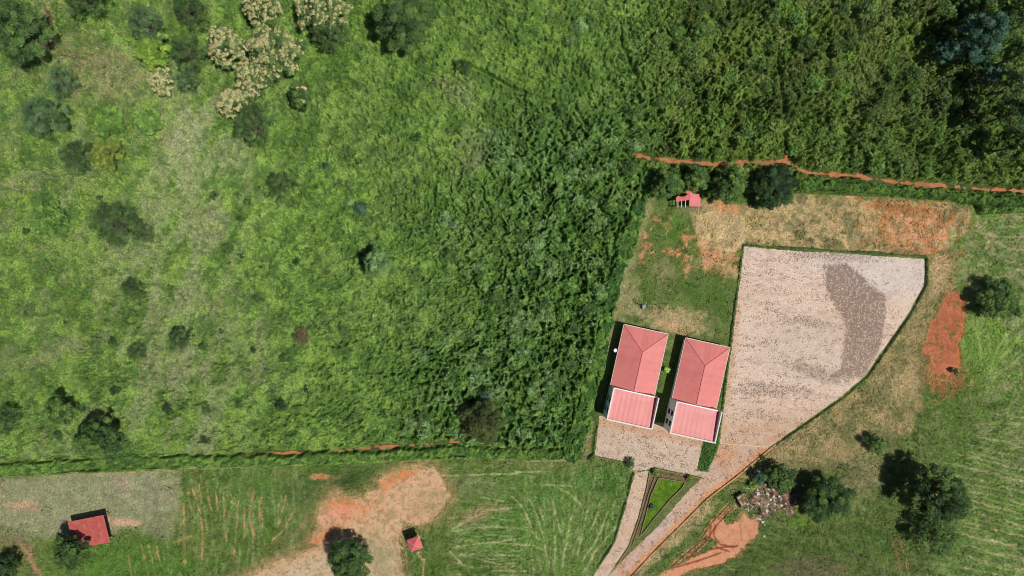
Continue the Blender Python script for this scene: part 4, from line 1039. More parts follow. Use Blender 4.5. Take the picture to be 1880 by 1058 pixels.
T = [
 ('broadleaf_tree', 'large dark green tree filling the top left corner', 'tree', 24, 52, 60, 9, 'leaf', 'clump', 1.3),
 ('feathery_tree', 'dark olive feathery tree at the top edge beside the pale worn track', 'tree', 150, -6, 42, 6, 'wispy', 'greyd', 1.6),
 ('small_tree', 'small yellow-green tree cut by the top edge above the grey feathery tree', 'tree', 256, -2, 18, 4, 'leaf', 'lime', 1),
 ('feathery_tree', 'grey-green feathery tree just north of the bright lime-green tree', 'tree', 262, 40, 38, 6, 'wispy', 'grey', 1.4),
 ('leafy_tree', 'bright lime-green leafy tree west of the big cream-flowering trees', 'tree', 276, 90, 36, 5, 'leaf', 'lime', 1),
 ('feathery_tree', 'dull green feathery tree between the lime-green tree and the cream-flowering trees', 'tree', 340, 95, 38, 6, 'wispy', 'greyd', 1.4),
 ('feathery_tree', 'thin grey feathery tree right of the small cream-flowering tree', 'tree', 342, 145, 26, 5, 'wispy', 'grey', 1.1),
 ('feathery_tree', 'dark feathery tree at the top edge left of the cream-flowering crowns', 'tree', 345, 12, 36, 6, 'wispy', 'greyd', 1.3),
 ('flowering_tree', 'small cream-flowering tree standing alone below the lime-green tree', 'tree', 293, 148, 25, 4.5, 'bloom', 'cream', 1),
 ('flowering_tree', 'cream-flowering tree on the west side of the flowering grove', 'tree', 410, 82, 40, 7, 'bloom', 'cream', 1),
 ('flowering_tree', 'largest cream-flowering tree in the middle of the grove', 'tree', 498, 92, 56, 8, 'bloom', 'cream', 1),
 ('flowering_tree', 'cream-flowering tree on the south side of the grove beneath the largest one', 'tree', 462, 142, 36, 6, 'bloom', 'cream', 1),
 ('flowering_tree', 'round cream-flowering tree just above the dark grey feathery tree', 'tree', 424, 186, 29, 5.5, 'bloom', 'cream', 1),
 ('flowering_tree', 'green tree with few cream blooms at the top edge, left of its fuller neighbour', 'tree', 478, 12, 38, 6, 'bloom', 'mid', 1),
 ('flowering_tree', 'wide cream-flowering tree cut by the top edge', 'tree', 590, 14, 50, 7, 'bloom', 'cream', 1),
 ('flowering_tree', 'small half-bare tree with two cream flower heads east of the grove', 'tree', 550, 176, 24, 5.5, 'leaf', 'dark', 1),
 ('feathery_tree', 'dark grey feathery tree with pale branches south of the flowering grove', 'tree', 462, 226, 42, 6, 'wispy', 'greyd', 1.5),
 ('feathery_tree', 'dark feathery tree between the flowering tree and the big clumpy tree', 'tree', 604, 62, 36, 5.5, 'wispy', 'greyd', 1.5),
 ('broadleaf_tree', 'big dark green clumpy tree at the top edge with a black shadow on its left', 'tree', 738, 34, 60, 9, 'leaf', 'clump', 1.1),
 ('feathery_tree', 'pale grey-green feathery tree on the left edge below the corner tree', 'tree', 72, 212, 48, 5, 'wispy', 'grey', 1.5),
 ('feathery_tree', 'small grey feathery tree just right of the corner tree', 'tree', 110, 150, 34, 4, 'wispy', 'grey', 1.2),
 ('feathery_tree', 'dark grey-green feathery tree left of the yellow-green fern-like tree', 'tree', 133, 284, 34, 4.5, 'wispy', 'greyd', 1.5),
 ('fern_tree', 'yellow-green fern-like tree in the western meadow', 'tree', 193, 284, 30, 4.5, 'leaf', 'yellow', 1.1),
 ('leafy_tree', 'light green leafy bush north-east of the fern-like tree', 'bush', 272, 224, 24, 3.5, 'leaf', 'green', .9),
 ('leafy_tree', 'pale green straggly bush north of the fern-like tree', 'bush', 195, 220, 34, 2.5, 'leaf', 'green', .7),
 ('leafy_bush', 'sparse light green bush on the left edge above the meadow centre', 'bush', 86, 405, 38, 3, 'leaf', 'green', .5),
 ('feathery_tree', 'wide grey thorny tree with bare pale branches in the western meadow', 'tree', 205, 410, 52, 5, 'wispy', 'greyd', 1.1),
 ('thorn_bush', 'small dark thorn bush right beside the wide grey thorny tree', 'bush', 262, 428, 20, 3, 'wispy', 'greyd', 1),
 ('thorn_bush', 'dark thorn bush alone below the flowering grove', 'bush', 512, 340, 28, 4, 'wispy', 'dark', 1.4),
 ('leafy_bush', 'round grey-green bush with a black shadow in the middle of the field', 'bush', 692, 480, 28, 7.5, 'leaf', 'sage', 1),
 ('thorn_bush', 'small dark thorn bush below the sparse meadow centre on the west', 'bush', 242, 532, 22, 3, 'wispy', 'dark', 1.1),
 ('thorn_bush', 'grey thorn bush with a dark shadow in the lower western meadow', 'bush', 326, 626, 24, 4.5, 'wispy', 'greyd', 1.5),
 ('thorn_bush', 'tiny grey bush in the centre of the western meadow', 'bush', 473, 548, 12, 2.2, 'wispy', 'greyd', 1.3),
 ('dead_bush', 'brown withered bush in the bright green meadow', 'bush', 552, 618, 18, 3, 'wispy', 'brown', 1.5),
 ('thorn_bush', 'small black-green bush south of the brown withered bush', 'bush', 514, 745, 12, 3, 'leaf', 'deep', 1),
 ('thorn_bush', 'low dark spiny bush right of the grey thorn bush shadow', 'bush', 250, 645, 20, 1.8, 'wispy', 'dark', 1.2),
 ('leafy_bush', 'upper of the two large bushes in the lower left corner of the field', 'bush', 102, 758, 30, 6, 'leaf', 'mid', .9),
 ('leafy_bush', 'largest grey-green bush in the lower left corner of the field', 'bush', 172, 812, 46, 7.5, 'leaf', 'mid', 0.9),
 ('leafy_bush', 'dim bush cut by the left edge above the southern hedge', 'bush', 10, 768, 26, 3, 'wispy', 'dark', 1.4),
 ('broadleaf_tree', 'dark olive-brown tree standing over the east end of the southern hedge', 'tree', 886, 778, 42, 6.5, 'leaf', 'olive', 1.1),
 ('leafy_bush', 'small teal bush touching the north side of the olive-brown tree', 'bush', 890, 724, 13, 3.5, 'wispy', 'teal', 2),
 ('broadleaf_tree', 'dark tree cut by the bottom left corner', 'tree', 6, 1046, 24, 4, 'leaf', 'deep', 1),
 ('broadleaf_tree', 'round dark green tree beside the red-roofed open barn', 'tree', 121, 1016, 35, 6.0, 'leaf', 'dark', 1.1),
 ('broadleaf_tree', 'round green tree on the pale dirt clearing at the bottom edge', 'tree', 640, 1036, 46, 5.6, 'leaf', 'dark', 1.1),
 ('broadleaf_tree', 'wide yellow-green tree overhanging the broken red shelter on the west', 'tree', 1228, 336, 32, 5.5, 'leaf', 'mid', 1.1),
 ('small_tree', 'narrow green tree just north of the broken red shelter', 'tree', 1282, 326, 24, 5, 'leaf', 'mid', .8),
 ('broadleaf_tree', 'green round tree between the broken red shelter and the darkest tree', 'tree', 1343, 340, 33, 6, 'leaf', 'mid', 1.2),
 ('broadleaf_tree', 'dense very dark round tree at the bend of the red dirt path', 'tree', 1425, 343, 42, 4.6, 'leaf', 'deep', 1.6),
 ('broadleaf_tree', 'green tree with a black shadow at the right edge of the eastern field', 'tree', 1840, 552, 42, 4.0, 'leaf', 'mid', 1.1),
 ('blue_green_tree', 'largest blue-green lobed tree in the upper right', 'tree', 1812, 60, 46, 10, 'leaf', 'teal', 1.4),
 ('blue_green_tree', 'small blue-green tree left of the largest blue-green one', 'tree', 1742, 90, 21, 6, 'leaf', 'teal', 1.3),
 ('blue_green_tree', 'small blue-green tree below the largest blue-green one', 'tree', 1824, 134, 22, 7, 'leaf', 'teal', 1.2),
 ('tall_tree', 'tall dark tree in the top right corner', 'tree', 1868, 20, 42, 10, 'leaf', 'dark', .8),
 ('tall_tree', 'sparse tall tree on the right edge beside the blue-green tree', 'tree', 1884, 95, 34, 11, 'leaf', 'mid', 1.0),
 ('tall_tree', 'sparse brownish-green tall tree on the right edge, below the blue-green trees', 'tree', 1872, 150, 32, 11, 'leaf', 'cream', 0.9),
 ('tall_tree', 'sparse dark tall tree on the right edge, middle of the shaded row', 'tree', 1874, 205, 34, 11, 'leaf', 'dark', 0.9),
 ('tall_tree', 'lowest tall dark tree of the shaded row on the right edge', 'tree', 1878, 262, 34, 9, 'leaf', 'dark', 1.0),
 ('leafy_bush', 'yellow-green bush at the top edge left of the corner tree on the right', 'bush', 1790, 4, 26, 4, 'leaf', 'mid', .9),
 ('broadleaf_tree', 'wide dark tree east of the rubbish heap', 'tree', 1522, 922, 46, 4.6, 'leaf', 'dark', 2.4),
 ('broadleaf_tree', 'dark bushy tree on the north side of the rubbish heap', 'tree', 1436, 880, 30, 3.6, 'leaf', 'dark', 1),
 ('small_tree', 'small blue-green bush at the north-west corner of the rubbish heap', 'bush', 1397, 878, 13, 3, 'leaf', 'teal', 1),
 ('small_tree', 'small lime-green bush between the trailer and the blue-green bush', 'bush', 1383, 892, 7, 1.6, 'leaf', 'lime', 1),
 ('broadleaf_tree', 'large dark tree in the crop field with a wide shadow to its left', 'tree', 1738, 914, 57, 8.5, 'leaf', 'dark', 1.3),
 ('feathery_tree', 'thin see-through tree directly south of the large crop-field tree', 'tree', 1722, 988, 44, 4.5, 'leaf', 'mid', 0.45),
 ('leafy_bush', 'dark green elongated bush above the khaki slope in the south-east', 'bush', 1612, 816, 20, 2.5, 'leaf', 'mid', .9),
 ('leafy_tree', 'sage-green bush in the scrub just left of the northern foot trail', 'bush', 1062, 46, 18, 2.6, 'leaf', 'sage', .9),
 ('leafy_tree', 'small sage-green bush below the other one near the northern foot trail', 'bush', 1048, 76, 12, 2.2, 'leaf', 'sage', .9),
 ('leafy_bush', 'single bright green bush in the north-eastern scrub', 'bush', 1246, 60, 14, 3, 'leaf', 'green', .9),
 ('leafy_bush', 'small teal bush between the flowering grove and the field centre', 'bush', 600, 304, 7, 1.8, 'leaf', 'teal', 1),
 ('leafy_bush', 'small teal bush above the round grey-green bush', 'bush', 663, 384, 12, 2, 'leaf', 'teal', .9),
 ('leafy_bush', 'tiny grey-green round bush left of the small teal bush', 'bush', 641, 369, 10, 1.5, 'leaf', 'sage', .9),
 ('leafy_bush', 'dark bush at the fork of the northern foot trail', 'bush', 850, 122, 16, 2.5, 'leaf', 'dark', .9),
 ('leafy_bush', 'small bush at the entrance of the narrow footpath', 'bush', 1158, 851, 9, 1.6, 'leaf', 'mid', 1),
 ('leafy_bush', 'small bush at the south-west corner of the forecourt', 'bush', 1087, 842, 6, 1.2, 'leaf', 'mid', 1),
 ('leafy_bush', 'small bush at the top left corner of the triangular garden bed', 'bush', 1204, 870, 6, 1.4, 'leaf', 'green', 1),
 ('leafy_bush', 'small bush at the top right corner of the triangular garden bed', 'bush', 1267, 880, 6, 1.4, 'leaf', 'yellow', 1),
 ('leafy_bush', 'tiny bush on the grass in the triangular garden bed', 'bush', 1197, 932, 5, 1.1, 'leaf', 'teal', 1),
 ('leafy_bush', 'tiny dark bush on the slope just south-east of the driveway kerb', 'bush', 1403, 842, 5, 1, 'leaf', 'dark', 1),
 ('leafy_bush', 'dark round shrub at the south end of the red earth strip', 'bush', 1754, 681, 6, 1.4, 'leaf', 'deep', 1),
]
for i, r in enumerate(T):
    t = tree(*r[:9], dens=r[9], seed=i)
# blossom heads on the half-bare tree
rng = np.random.RandomState(77)
t = [o for o in scn.collection.objects if o.get('label', '').startswith('small half-bare tree')][0]
bp = []; bn = []
for (ax, ay) in ((-.2, 1.3), (.5, 1.4), (.1, 1.0), (.9, 1.2), (.2, -.9), (.6, -1.0)):
    e = rng.normal(size=(60, 3)); e /= np.linalg.norm(e, axis=1)[:, None]; e[:, 2] = np.abs(e[:, 2])
    bp.append(np.array([ax, ay, 5.1]) + e * [.42, .32, .3]); bn.append(e + [0, 0, .5])
bp = np.concatenate(bp); bn = np.concatenate(bn); sz = rng.uniform(.18, .3, len(bp))
bv, bf = leaf_quads(bp, bn, sz, sz * .8, rng)
mesh('blossom', bv, bf, M_leaf, t, fcol=L(212, 194, 150) * rng.uniform(.8, 1.2, len(bp))[:, None])

# shrubs of the thicket: a few originals, copied
def shrub_proto(seed, R, Ht, pal, label, group):
    rng = np.random.RandomState(seed)
    t = empty('shrub', (0, 0, 0))
    tag(t, label, 'shrub', group)
    (V, F, C), bl, lob, base = tree_meshes(rng, R, Ht, 'leaf', PAL[pal], .8)
    mesh('foliage', V, F, M_leaf, t, fcol=np.clip(C * 1.3, .003, .8))
    trunk_mb(rng, lob, base, R, Ht, False).build('stem', M_bark, t)
    return t
def copy_thing(o):
    c = o.copy(); scn.collection.objects.link(c)
    for ch in o.children:
        d = ch.copy(); scn.collection.objects.link(d); d.parent = c
    return c
def scatter_shrubs(protos, pts, rng, seen, lab):
    for i, (px, py, s) in enumerate(pts):
        p = protos[i % len(protos)]
        o = p if p.name not in seen else copy_thing(p)
        seen.add(p.name)
        o['label'] = lab(i % len(protos), px, py)
        X, Y = W(px, py, 1.5)
        o.location = (X, Y, 0); o.rotation_euler = (0, 0, rng.uniform(0, 6.28)); o.scale = (s, s, s * rng.uniform(.9, 1.1))
rng = np.random.RandomState(5)
def pick(n, bbox, fn, mind):
    out = []
    tries = 0
    while len(out) < n and tries < 40000:
        tries += 1
        px = rng.uniform(bbox[0], bbox[2]); py = rng.uniform(bbox[1], bbox[3])
        if not fn(px, py): continue
        if any((px - a) ** 2 + (py - b) ** 2 < mind * mind for a, b, _ in out): continue
        out.append((px, py, rng.uniform(.6, 1.45)))
    return out
def A(f): return lambda px, py: f(np.array([px]), np.array([py]))[0]
fm = A(field_mask); dm = A(dense_mask)
seen = set()
g1 = 'leafy shrubs of the thicket west of the houses'
lab1 = 'sage-green leafy shrub in the dense thicket west of the houses'
P1 = [shrub_proto(300 + i, 1.15, 2.5, p, lab1, g1) for i, p in enumerate(('sage', 'green', 'sage', 'mid'))]
scatter_shrubs(P1, pick(150, (700, 200, 1190, 810), lambda a, b: fm(a, b) > .8 and dm(a, b) > .5, 15), rng, seen,
    lambda k, px, py: ('pale sage', 'bright green', 'pale sage', 'plain green')[k] + ' leafy shrub in the ' + ('north' if py < 400 else 'middle' if py < 600 else 'south') + ' of the dense thicket west of the houses')
g2 = 'shrubs of the north-eastern scrub'
lab2 = 'dark green shrub in the scrub north of the red dirt path'
P2 = [shrub_proto(320 + i, 1.25, 2.6, p, lab2, g2) for i, p in enumerate(('mid', 'dark', 'green', 'mid'))]
scatter_shrubs(P2, pick(85, (1130, -20, 1850, 320), lambda a, b: fm(a, b) > .8, 26), rng, seen,
    lambda k, px, py: ('mid-green', 'dark green', 'bright green', 'mid-green')[k] + ' shrub in scrub ' + ('west' if px < 1430 else 'east') + ' of the foot trail, ' + ('near the top edge' if py < 160 else 'closer to the red path'))

g3 = 'small bushes dotted over the meadow'
lab3 = 'small dark green bush dotted in the open green meadow'
P3 = [shrub_proto(340 + i, .65, 1.5, p, lab3, g3) for i, p in enumerate(('dark', 'mid', 'deep', 'greyd'))]
scatter_shrubs(P3, pick(60, (420, 230, 960, 800), lambda a, b: fm(a, b) > .8 and dm(a, b) < .5, 24) + pick(22, (20, 330, 420, 810), lambda a, b: fm(a, b) > .8, 40), rng, seen,
    lambda k, px, py: 'small ' + ('dark', 'mid-green', 'very dark', 'grey-green')[k] + ' bush dotted in the ' + ('upper' if py < 480 else 'lower') + (' western' if px < 420 else ' central') + ' meadow')

# palm between the houses
def palm(label, px, py, h, r):
    X, Y = W(px, py, h)
    t = empty('palm', (X, Y, 0)); tag(t, label, 'palm')
    b = MB(); b.tube([(0, 0, -.1), (.03, .02, h * .5), (0, 0, h)], [.13, .09, .08], 8); b.build('trunk', M_bark, t)
    rr = np.random.RandomState(3)
    Vs = []; Fs = []
    for k in range(11):
        a = k * 2.399 + rr.uniform(-.2, .2); L_ = r * rr.uniform(.75, 1.1)
        prev = None
        for j in range(6):
            q = j / 5.0
            w = .13 * math.sin(math.pi * min(.98, q * .85 + .12))
            z = h + .25 * math.sin(q * 2.4) * r - .35 * q * q * r
            c = np.array([math.cos(a) * L_ * q, math.sin(a) * L_ * q, z]); s_ = np.array([-math.sin(a), math.cos(a), 0]) * w
            Vs += [c - s_, c + s_]
            n = len(Vs)
            if j: Fs.append([n - 4, n - 3, n - 1, n - 2])
    mesh('fronds', np.array(Vs), np.array(Fs), M_leaf, t, fcol=np.tile(L(150, 186, 84) * 1.1, (len(Fs), 1)))
palm('small bright green palm in the gap between the two houses', 1225, 679, 1.3, .72)

# ------------------------------------------------------------------ houses
def house(ox, oy, label, shade):
    ang = math.radians(-12.5)
    t = empty('house', (ox, oy, 0), ang)
    tag(t, label, 'house', 'twin houses with red roofs')
    w, d, hp = 8.2, 5.7, 5.2
    # front block walls with real window openings on both sides and front
    mb = MB()
    wins = [(1.5, .7), (3.35, .7), (1.5, 2.95), (3.35, 2.95)]
    def wall_with_openings(mb, axis, fix0, fix1, a0, a1, z1, ops):
        """wall slab in plane axis; ops list of (c, z0, w, h)"""
        xs = sorted(set([a0, a1] + [c - ww / 2 for c, z, ww, hh in ops] + [c + ww / 2 for c, z, ww, hh in ops]))
        zs = sorted(set([0, z1] + [z for c, z, ww, hh in ops] + [z + hh for c, z, ww, hh in ops]))
        for i in range(len(xs) - 1):
            for j in range(len(zs) - 1):
                cx = (xs[i] + xs[i + 1]) / 2; cz = (zs[j] + zs[j + 1]) / 2
                if any(abs(cx - c) < ww / 2 and z < cz < z + hh for c, z, ww, hh in ops): continue
                if axis == 'x': mb.box(fix0, fix1, xs[i], xs[i + 1], zs[j], zs[j + 1])
                else: mb.box(xs[i], xs[i + 1], fix0, fix1, zs[j], zs[j + 1])
    ops = [(c, z, .95, 1.55) for c, z in wins]
    wall_with_openings(mb, 'x', 0, .2, 0, d, hp, ops)
    wall_with_openings(mb, 'x', w - .2, w, 0, d, hp, ops)
    fops = [(1.6, .9, 1.3, 1.4), (4.1, .02, 1.2, 2.2), (6.6, .9, 1.3, 1.4), (1.6, 3.0, 1.3, 1.3), (6.6, 3.0, 1.3, 1.3)]
    wall_with_openings(mb, 'y', 0, .2, .2, w - .2, hp, fops)
    mb.box(.2, w - .2, d - .2, d, 0, 4.45)
    mb.build('wall', M_white, t)
    def window(cx, cy, z, ww, hh, axis):
        f = MB(); g_ = MB(); e = .06
        if axis == 'x':
            for a, b in ((cy - ww / 2, cy - ww / 2 + e), (cy + ww / 2 - e, cy + ww / 2), (cy - e / 2, cy + e / 2)): f.box(cx - .03, cx + .03, a, b, z, z + hh)
            f.box(cx - .03, cx + .03, cy - ww / 2 + e, cy - e / 2, z, z + e); f.box(cx - .03, cx + .03, cy + e / 2, cy + ww / 2 - e, z + hh - e, z + hh)
            g_.box(cx - .01, cx + .01, cy - ww / 2 + e, cy + ww / 2 - e, z + e, z + hh - e)
        else:
            for a, b in ((cx - ww / 2, cx - ww / 2 + e), (cx + ww / 2 - e, cx + ww / 2), (cx - e / 2, cx + e / 2)): f.box(a, b, cy - .03, cy + .03, z, z + hh)
            f.box(cx - ww / 2 + e, cx - e / 2, cy - .03, cy + .03, z, z + e); f.box(cx + e / 2, cx + ww / 2 - e, cy - .03, cy + .03, z + hh - e, z + hh)
            g_.box(cx - ww / 2 + e, cx + ww / 2 - e, cy - .01, cy + .01, z + e, z + hh - e)
        fo = f.build('window', M_frame, t); g_.build('pane', M_glass, fo)
    for c, z in wins:
        window(.10, c, z, .95, 1.55, 'x'); window(w - .10, c, z, .95, 1.55, 'x')
    for c, z, ww, hh in fops:
        if z > .5: window(c, .10, z, ww, hh, 'y')
    b = MB(); b.box(3.5, 4.7, .08, .13, .02, 2.22); dr = b.build('door', M_wood, t)
    b = MB(); b.box(4.5, 4.56, .03, .08, 1.0, 1.14); b.build('handle', M_steel, dr)
    # white coping on three sides
    b = MB()
    c0, c1 = -.04, .16
    b.box(c0, c1, c0, d, hp, hp + .08); b.box(w - .16, w + .04, c0, d, hp, hp + .08); b.box(c1, w - .16, c0, c1, hp, hp + .08)
    b.build('coping', M_trim, t)
    # sunken roof of the block, falling to the back
    b = MB(); b.slab([(.2, .2, 4.95), (w - .2, .2, 4.75), (w - .2, d - .21, 4.25), (.2, d - .21, 4.75)], .06)
    b.build('front_roof', shade, t)
    # rear wing
    x0, x1, y0, y1 = .1, 7.6, d, 16.6
    b = MB()
    rops = [(8.0, .9, 1.2, 1.2), (11.0, .9, 1.2, 1.2), (14.2, .9, 1.2, 1.2)]
    wall_with_openings(b, 'x', x0, x0 + .2, y0, y1, 2.5, rops); wall_with_openings(b, 'x', x1 - .2, x1, y0, y1, 2.5, rops)
    b.box(x0 + .2, x1 - .2, y1 - .2, y1, 0, 2.5)
    b.build('rear_wall', M_white, t)
    for c, z, ww, hh in rops: window(x0 + .1, c, z, ww, hh, 'x'); window(x1 - .1, c, z, ww, hh, 'x')
    ex0, ex1, ey0, ey1 = -.2, 7.92, d + .01, 16.95
    ze, zr = 2.55, 3.95; xm = (ex0 + ex1) / 2; hy = ey1 - (xm - ex0)
    b = MB(); b.slab([(ex0, ey0, ze), (xm, ey0, zr), (xm, hy, zr), (ex0, ey1, ze)], .05); b.build('roof_slope', M_roof_x, t)
    b = MB(); b.slab([(xm, ey0, zr), (ex1, ey0, ze), (ex1, ey1, ze), (xm, hy, zr)], .05); b.build('roof_slope', M_roof_x, t)
    b = MB(); b.slab([(ex0, ey1, ze), (xm, hy, zr), (ex1, ey1, ze)], .05); b.build('roof_slope', M_roof_y, t)
    b = MB()
    b.tube([(xm, ey0, zr + .01), (xm, hy, zr + .01)], [.07, .07], 6)
    b.tube([(xm, hy, zr + .01), (ex0, ey1, ze + .01)], [.06, .06], 6)
    b.tube([(xm, hy, zr + .01), (ex1, ey1, ze + .01)], [.06, .06], 6)
    b.build('ridge_cap', M_ridge, t)
    b = MB(); b.box(ex0 - .02, ex1 + .10, ey1, ey1 + .10, ze - .16, ze + .015); b.box(ex1, ex1 + .08, ey0, ey1, ze - .16, ze + .015); b.box(ex0 - .06, ex0, ey0, ey1, ze - .16, ze + .0)
    b.build('gutter', M_trim, t)
    return t
o1 = W(1106.6, 760.5)
house(o1[0], o1[1], 'red-roofed house on the left of the pair, next to the overgrown hedge', M_roof_y)
house(o1[0] + 11.1, o1[1] - 2.42, 'red-roofed house on the right of the pair, next to the cobbled yard', M_roof_block)

# satellite dish on a mast beside the first house
X, Y = W(1129.5, 643.5, 3.1)
t = empty('satellite_dish', (X, Y, 0)); tag(t, 'round white satellite dish on a mast against the west wall of the left house', 'satellite dish')
b = MB(); b.tube([(0, 0, -.1), (0, 0, 2.9)], [.035, .035], 8); b.build('mast', M_steel, t)
b = MB()
import random
n = 20
rings = [(0, 0), (.12, .015), (.24, .06), (.33, .12)]
base = len(b.v)
ax = Vector((.35, -.1, 1)).normalized(); e1 = ax.orthogonal().normalized(); e2 = ax.cross(e1)
vs = [[]]
for (r, z) in rings[1:]:
    for k in range(n):
        a = 2 * math.pi * k / n
        b.v.append(tuple(Vector((0, 0, 3.0)) + ax * z + (e1 * math.cos(a) + e2 * math.sin(a)) * r))
b.v.append((0, 0, 3.0)); ctr = len(b.v) - 1
for k in range(n):
    j = (k + 1) % n
    b.f.append([ctr, k, j])
    for q in range(len(rings) - 2): b.f.append([q * n + k, (q + 1) * n + k, (q + 1) * n + j, q * n + j])
dd = b.build('dish', M_dish, t)
m_ = dd.modifiers.new('thick', 'SOLIDIFY'); m_.thickness = .02
b = MB(); b.tube([tuple(Vector((0, 0, 3.0)) - e1 * .3 + ax * .1), tuple(Vector((0, 0, 3.0)) + ax * .35)], [.012, .012], 6); b.box(-.03 + .12, .03 + .12, -.06, 0, 3.3, 3.38); b.build('feed_arm', M_steel, t)

# ------------------------------------------------------------------ red-roofed open barn
h = 2.3
c = [W(125, 958.5, h), W(190.5, 945.5, h), W(202, 995, h - .3), W(137, 1008.5, h - .3)]
cx = sum(p[0] for p in c) / 4; cy = sum(p[1] for p in c) / 4
ang = math.atan2(c[1][1] - c[0][1], c[1][0] - c[0][0])
t = empty('barn', (cx, cy, 0), ang); tag(t, 'open barn with a stained red single-slope roof on the khaki ground', 'barn')
wd = math.hypot(c[1][0] - c[0][0], c[1][1] - c[0][1]) / 2; dp = math.hypot(c[3][0] - c[0][0], c[3][1] - c[0][1]) / 2
b = MB(); b.slab([(-wd, dp, h + .1), (-wd, -dp, h - .25), (wd, -dp, h - .25), (wd, dp, h + .1)], .05); b.build('roof', M_roof_barn, t)
for sx in (-1, 0, 1):
    for sy in (-1, 1):
        b = MB(); b.tube([(sx * (wd - .3), sy * (dp - .3), -.1), (sx * (wd - .3), sy * (dp - .3), h - .2 + (.1 if sy > 0 else -.12))], [.07, .06], 7); b.build('post', M_wood, t)
b = MB()
for sy in (-1, 1): b.box(-wd + .1, wd - .1, sy * (dp - .3) - .05, sy * (dp - .3) + .05, h - .22 + (.1 if sy > 0 else -.19), h - .1 + (.1 if sy > 0 else -.19))
b.build('beam', M_wood, t)

# pavilion with pyramid roof
h = 3.1
c = [W(747, 991.5, h), W(768.3, 983.5, h), W(776, 1006.5, h), W(756, 1014, h)]
cx = sum(p[0] for p in c) / 4; cy = sum(p[1] for p in c) / 4
ang = math.atan2(c[1][1] - c[0][1], c[1][0] - c[0][0])
t = empty('pavilion', (cx, cy, 0), ang); tag(t, 'small square pavilion with a four-sided red pyramid roof', 'pavilion')
a = (math.hypot(c[1][0] - c[0][0], c[1][1] - c[0][1]) + math.hypot(c[3][0] - c[0][0], c[3][1] - c[0][1])) / 4
for k in range(4):
    co = [(-a, a), (-a, -a), (a, -a), (a, a)]
    p, q = co[k], co[(k + 1) % 4]
    b = MB(); b.slab([(p[0], p[1], h), (q[0], q[1], h), (0, 0, h + .75)], .04); b.build('roof_panel', M_roof_pav, t)
    b = MB(); b.tube([(0, 0, h + .76), (p[0], p[1], h + .01)], [.05, .05], 6); b.build('ridge_cap', M_ridge_pale, t)
    b = MB(); b.tube([(p[0] * .86, p[1] * .86, -.1), (p[0] * .86, p[1] * .86, h - .02)], [.06, .06], 8); b.build('post', M_wood, t)
b = MB(); b.box(-a * .45, a * .45, -a * .45, a * .45, -.05, .1); b.build('floor_slab', M_concrete, t)

# broken shelter with exposed rafters
h = 2.4
X, Y = W(1265.3, 366, h)
t = empty('broken_shelter', (X, Y, 0), math.radians(-1)); tag(t, 'damaged red-roofed shelter with bare rafters under the trees', 'shelter')
k = S * (1 - h / ALT)
def lp(px, py): return ((px - 1265.3) * k, (366 - py) * k)
b = MB()
pts = [(1265, 350), (1271, 356), (1283, 356.5), (1283.5, 361), (1285.7, 364), (1286, 375), (1284.5, 379.5), (1264.6, 379.5)]
b.slab([(*lp(*p), h + .35 - .10 * max(0, lp(*p)[0])) for p in reversed(pts)], .04); b.build('roof_slope', M_roof_pav, t)
b = MB()
pts = [(1265, 347), (1260, 352), (1257, 353), (1262, 357.5), (1256, 361.5), (1250, 362), (1244, 360), (1240.8, 364), (1240.8, 371), (1247, 370.5), (1264.4, 367.8)]
b.slab([(*lp(*p), h + .35 + .10 * min(0, lp(*p)[0])) for p in pts], .04); b.build('roof_slope', M_roof_pav, t)
for px in (1244.8, 1251.3, 1258.2):
    x_, y0_ = lp(px, 381.5); y1_ = lp(px, 366)[1]
    z_ = h + .35 + .10 * x_ - .12
    b = MB(); b.box(x_ - .05, x_ + .05, y0_, y1_, z_ - .06, z_ + .03); b.build('rafter', M_pale, t)
for (px, py) in ((1243, 378), (1243, 352), (1265, 378), (1265, 350), (1283, 377), (1282, 358)):
    x_, y_ = lp(px, py); b = MB(); b.tube([(x_, y_, -.1), (x_, y_, h + .15 - .1 * abs(x_) )], [.06, .05], 7); b.build('post', M_wood, t)
b = MB(); x0_, y0_ = lp(1242, 380); x1_, _y = lp(1284, 380); b.box(x0_, x1_, y0_ + .1, y0_ + .18, h - .12, h - .02); b.build('beam', M_wood, t)

# ------------------------------------------------------------------ lamp posts
def lamp(px, py, h, arm, label):
    X, Y = W(px, py)
    t = empty('lamp_post', (X, Y, 0)); tag(t, label, 'lamp post', 'thin lamp posts')
    b = MB(); b.tube([(0, 0, -.1), (0, 0, .3), (0, 0, h)], [.07, .06, .045], 8); b.build('pole', M_steel, t)
    b = MB(); b.tube([(0, 0, h - .05), (arm[0] * .5, arm[1] * .5, h + .12), (arm[0], arm[1], h + .15)], [.035, .03, .03], 6); b.build('arm', M_steel, t)
    l = math.hypot(*arm); u_ = (arm[0] / l, arm[1] / l)
    b = MB(); cx_, cy_ = arm[0] + u_[0] * .12, arm[1] + u_[1] * .12
    n_ = (-u_[1] * .07, u_[0] * .07); q = (u_[0] * .16, u_[1] * .16)
    cs = [(cx_ - q[0] - n_[0], cy_ - q[1] - n_[1]), (cx_ + q[0] - n_[0], cy_ + q[1] - n_[1]), (cx_ + q[0] + n_[0], cy_ + q[1] + n_[1]), (cx_ - q[0] + n_[0], cy_ - q[1] + n_[1])]
    b.hexa([(x_, y_, h + .11) for x_, y_ in cs], [(x_, y_, h + .2) for x_, y_ in cs]); b.build('lamp_head', M_kgrey, t)
lamp(316, 897, 3.8, (-.2, -.85), 'thin lamp post at the east end of the khaki ground')
lamp(97, 935, 3.4, (-.3, -.75), 'thin lamp post north-west of the red-roofed barn')
lamp(1215, 436, 3.6, (.1, .6), 'thin lamp post on the lawn between the orange earth patches')
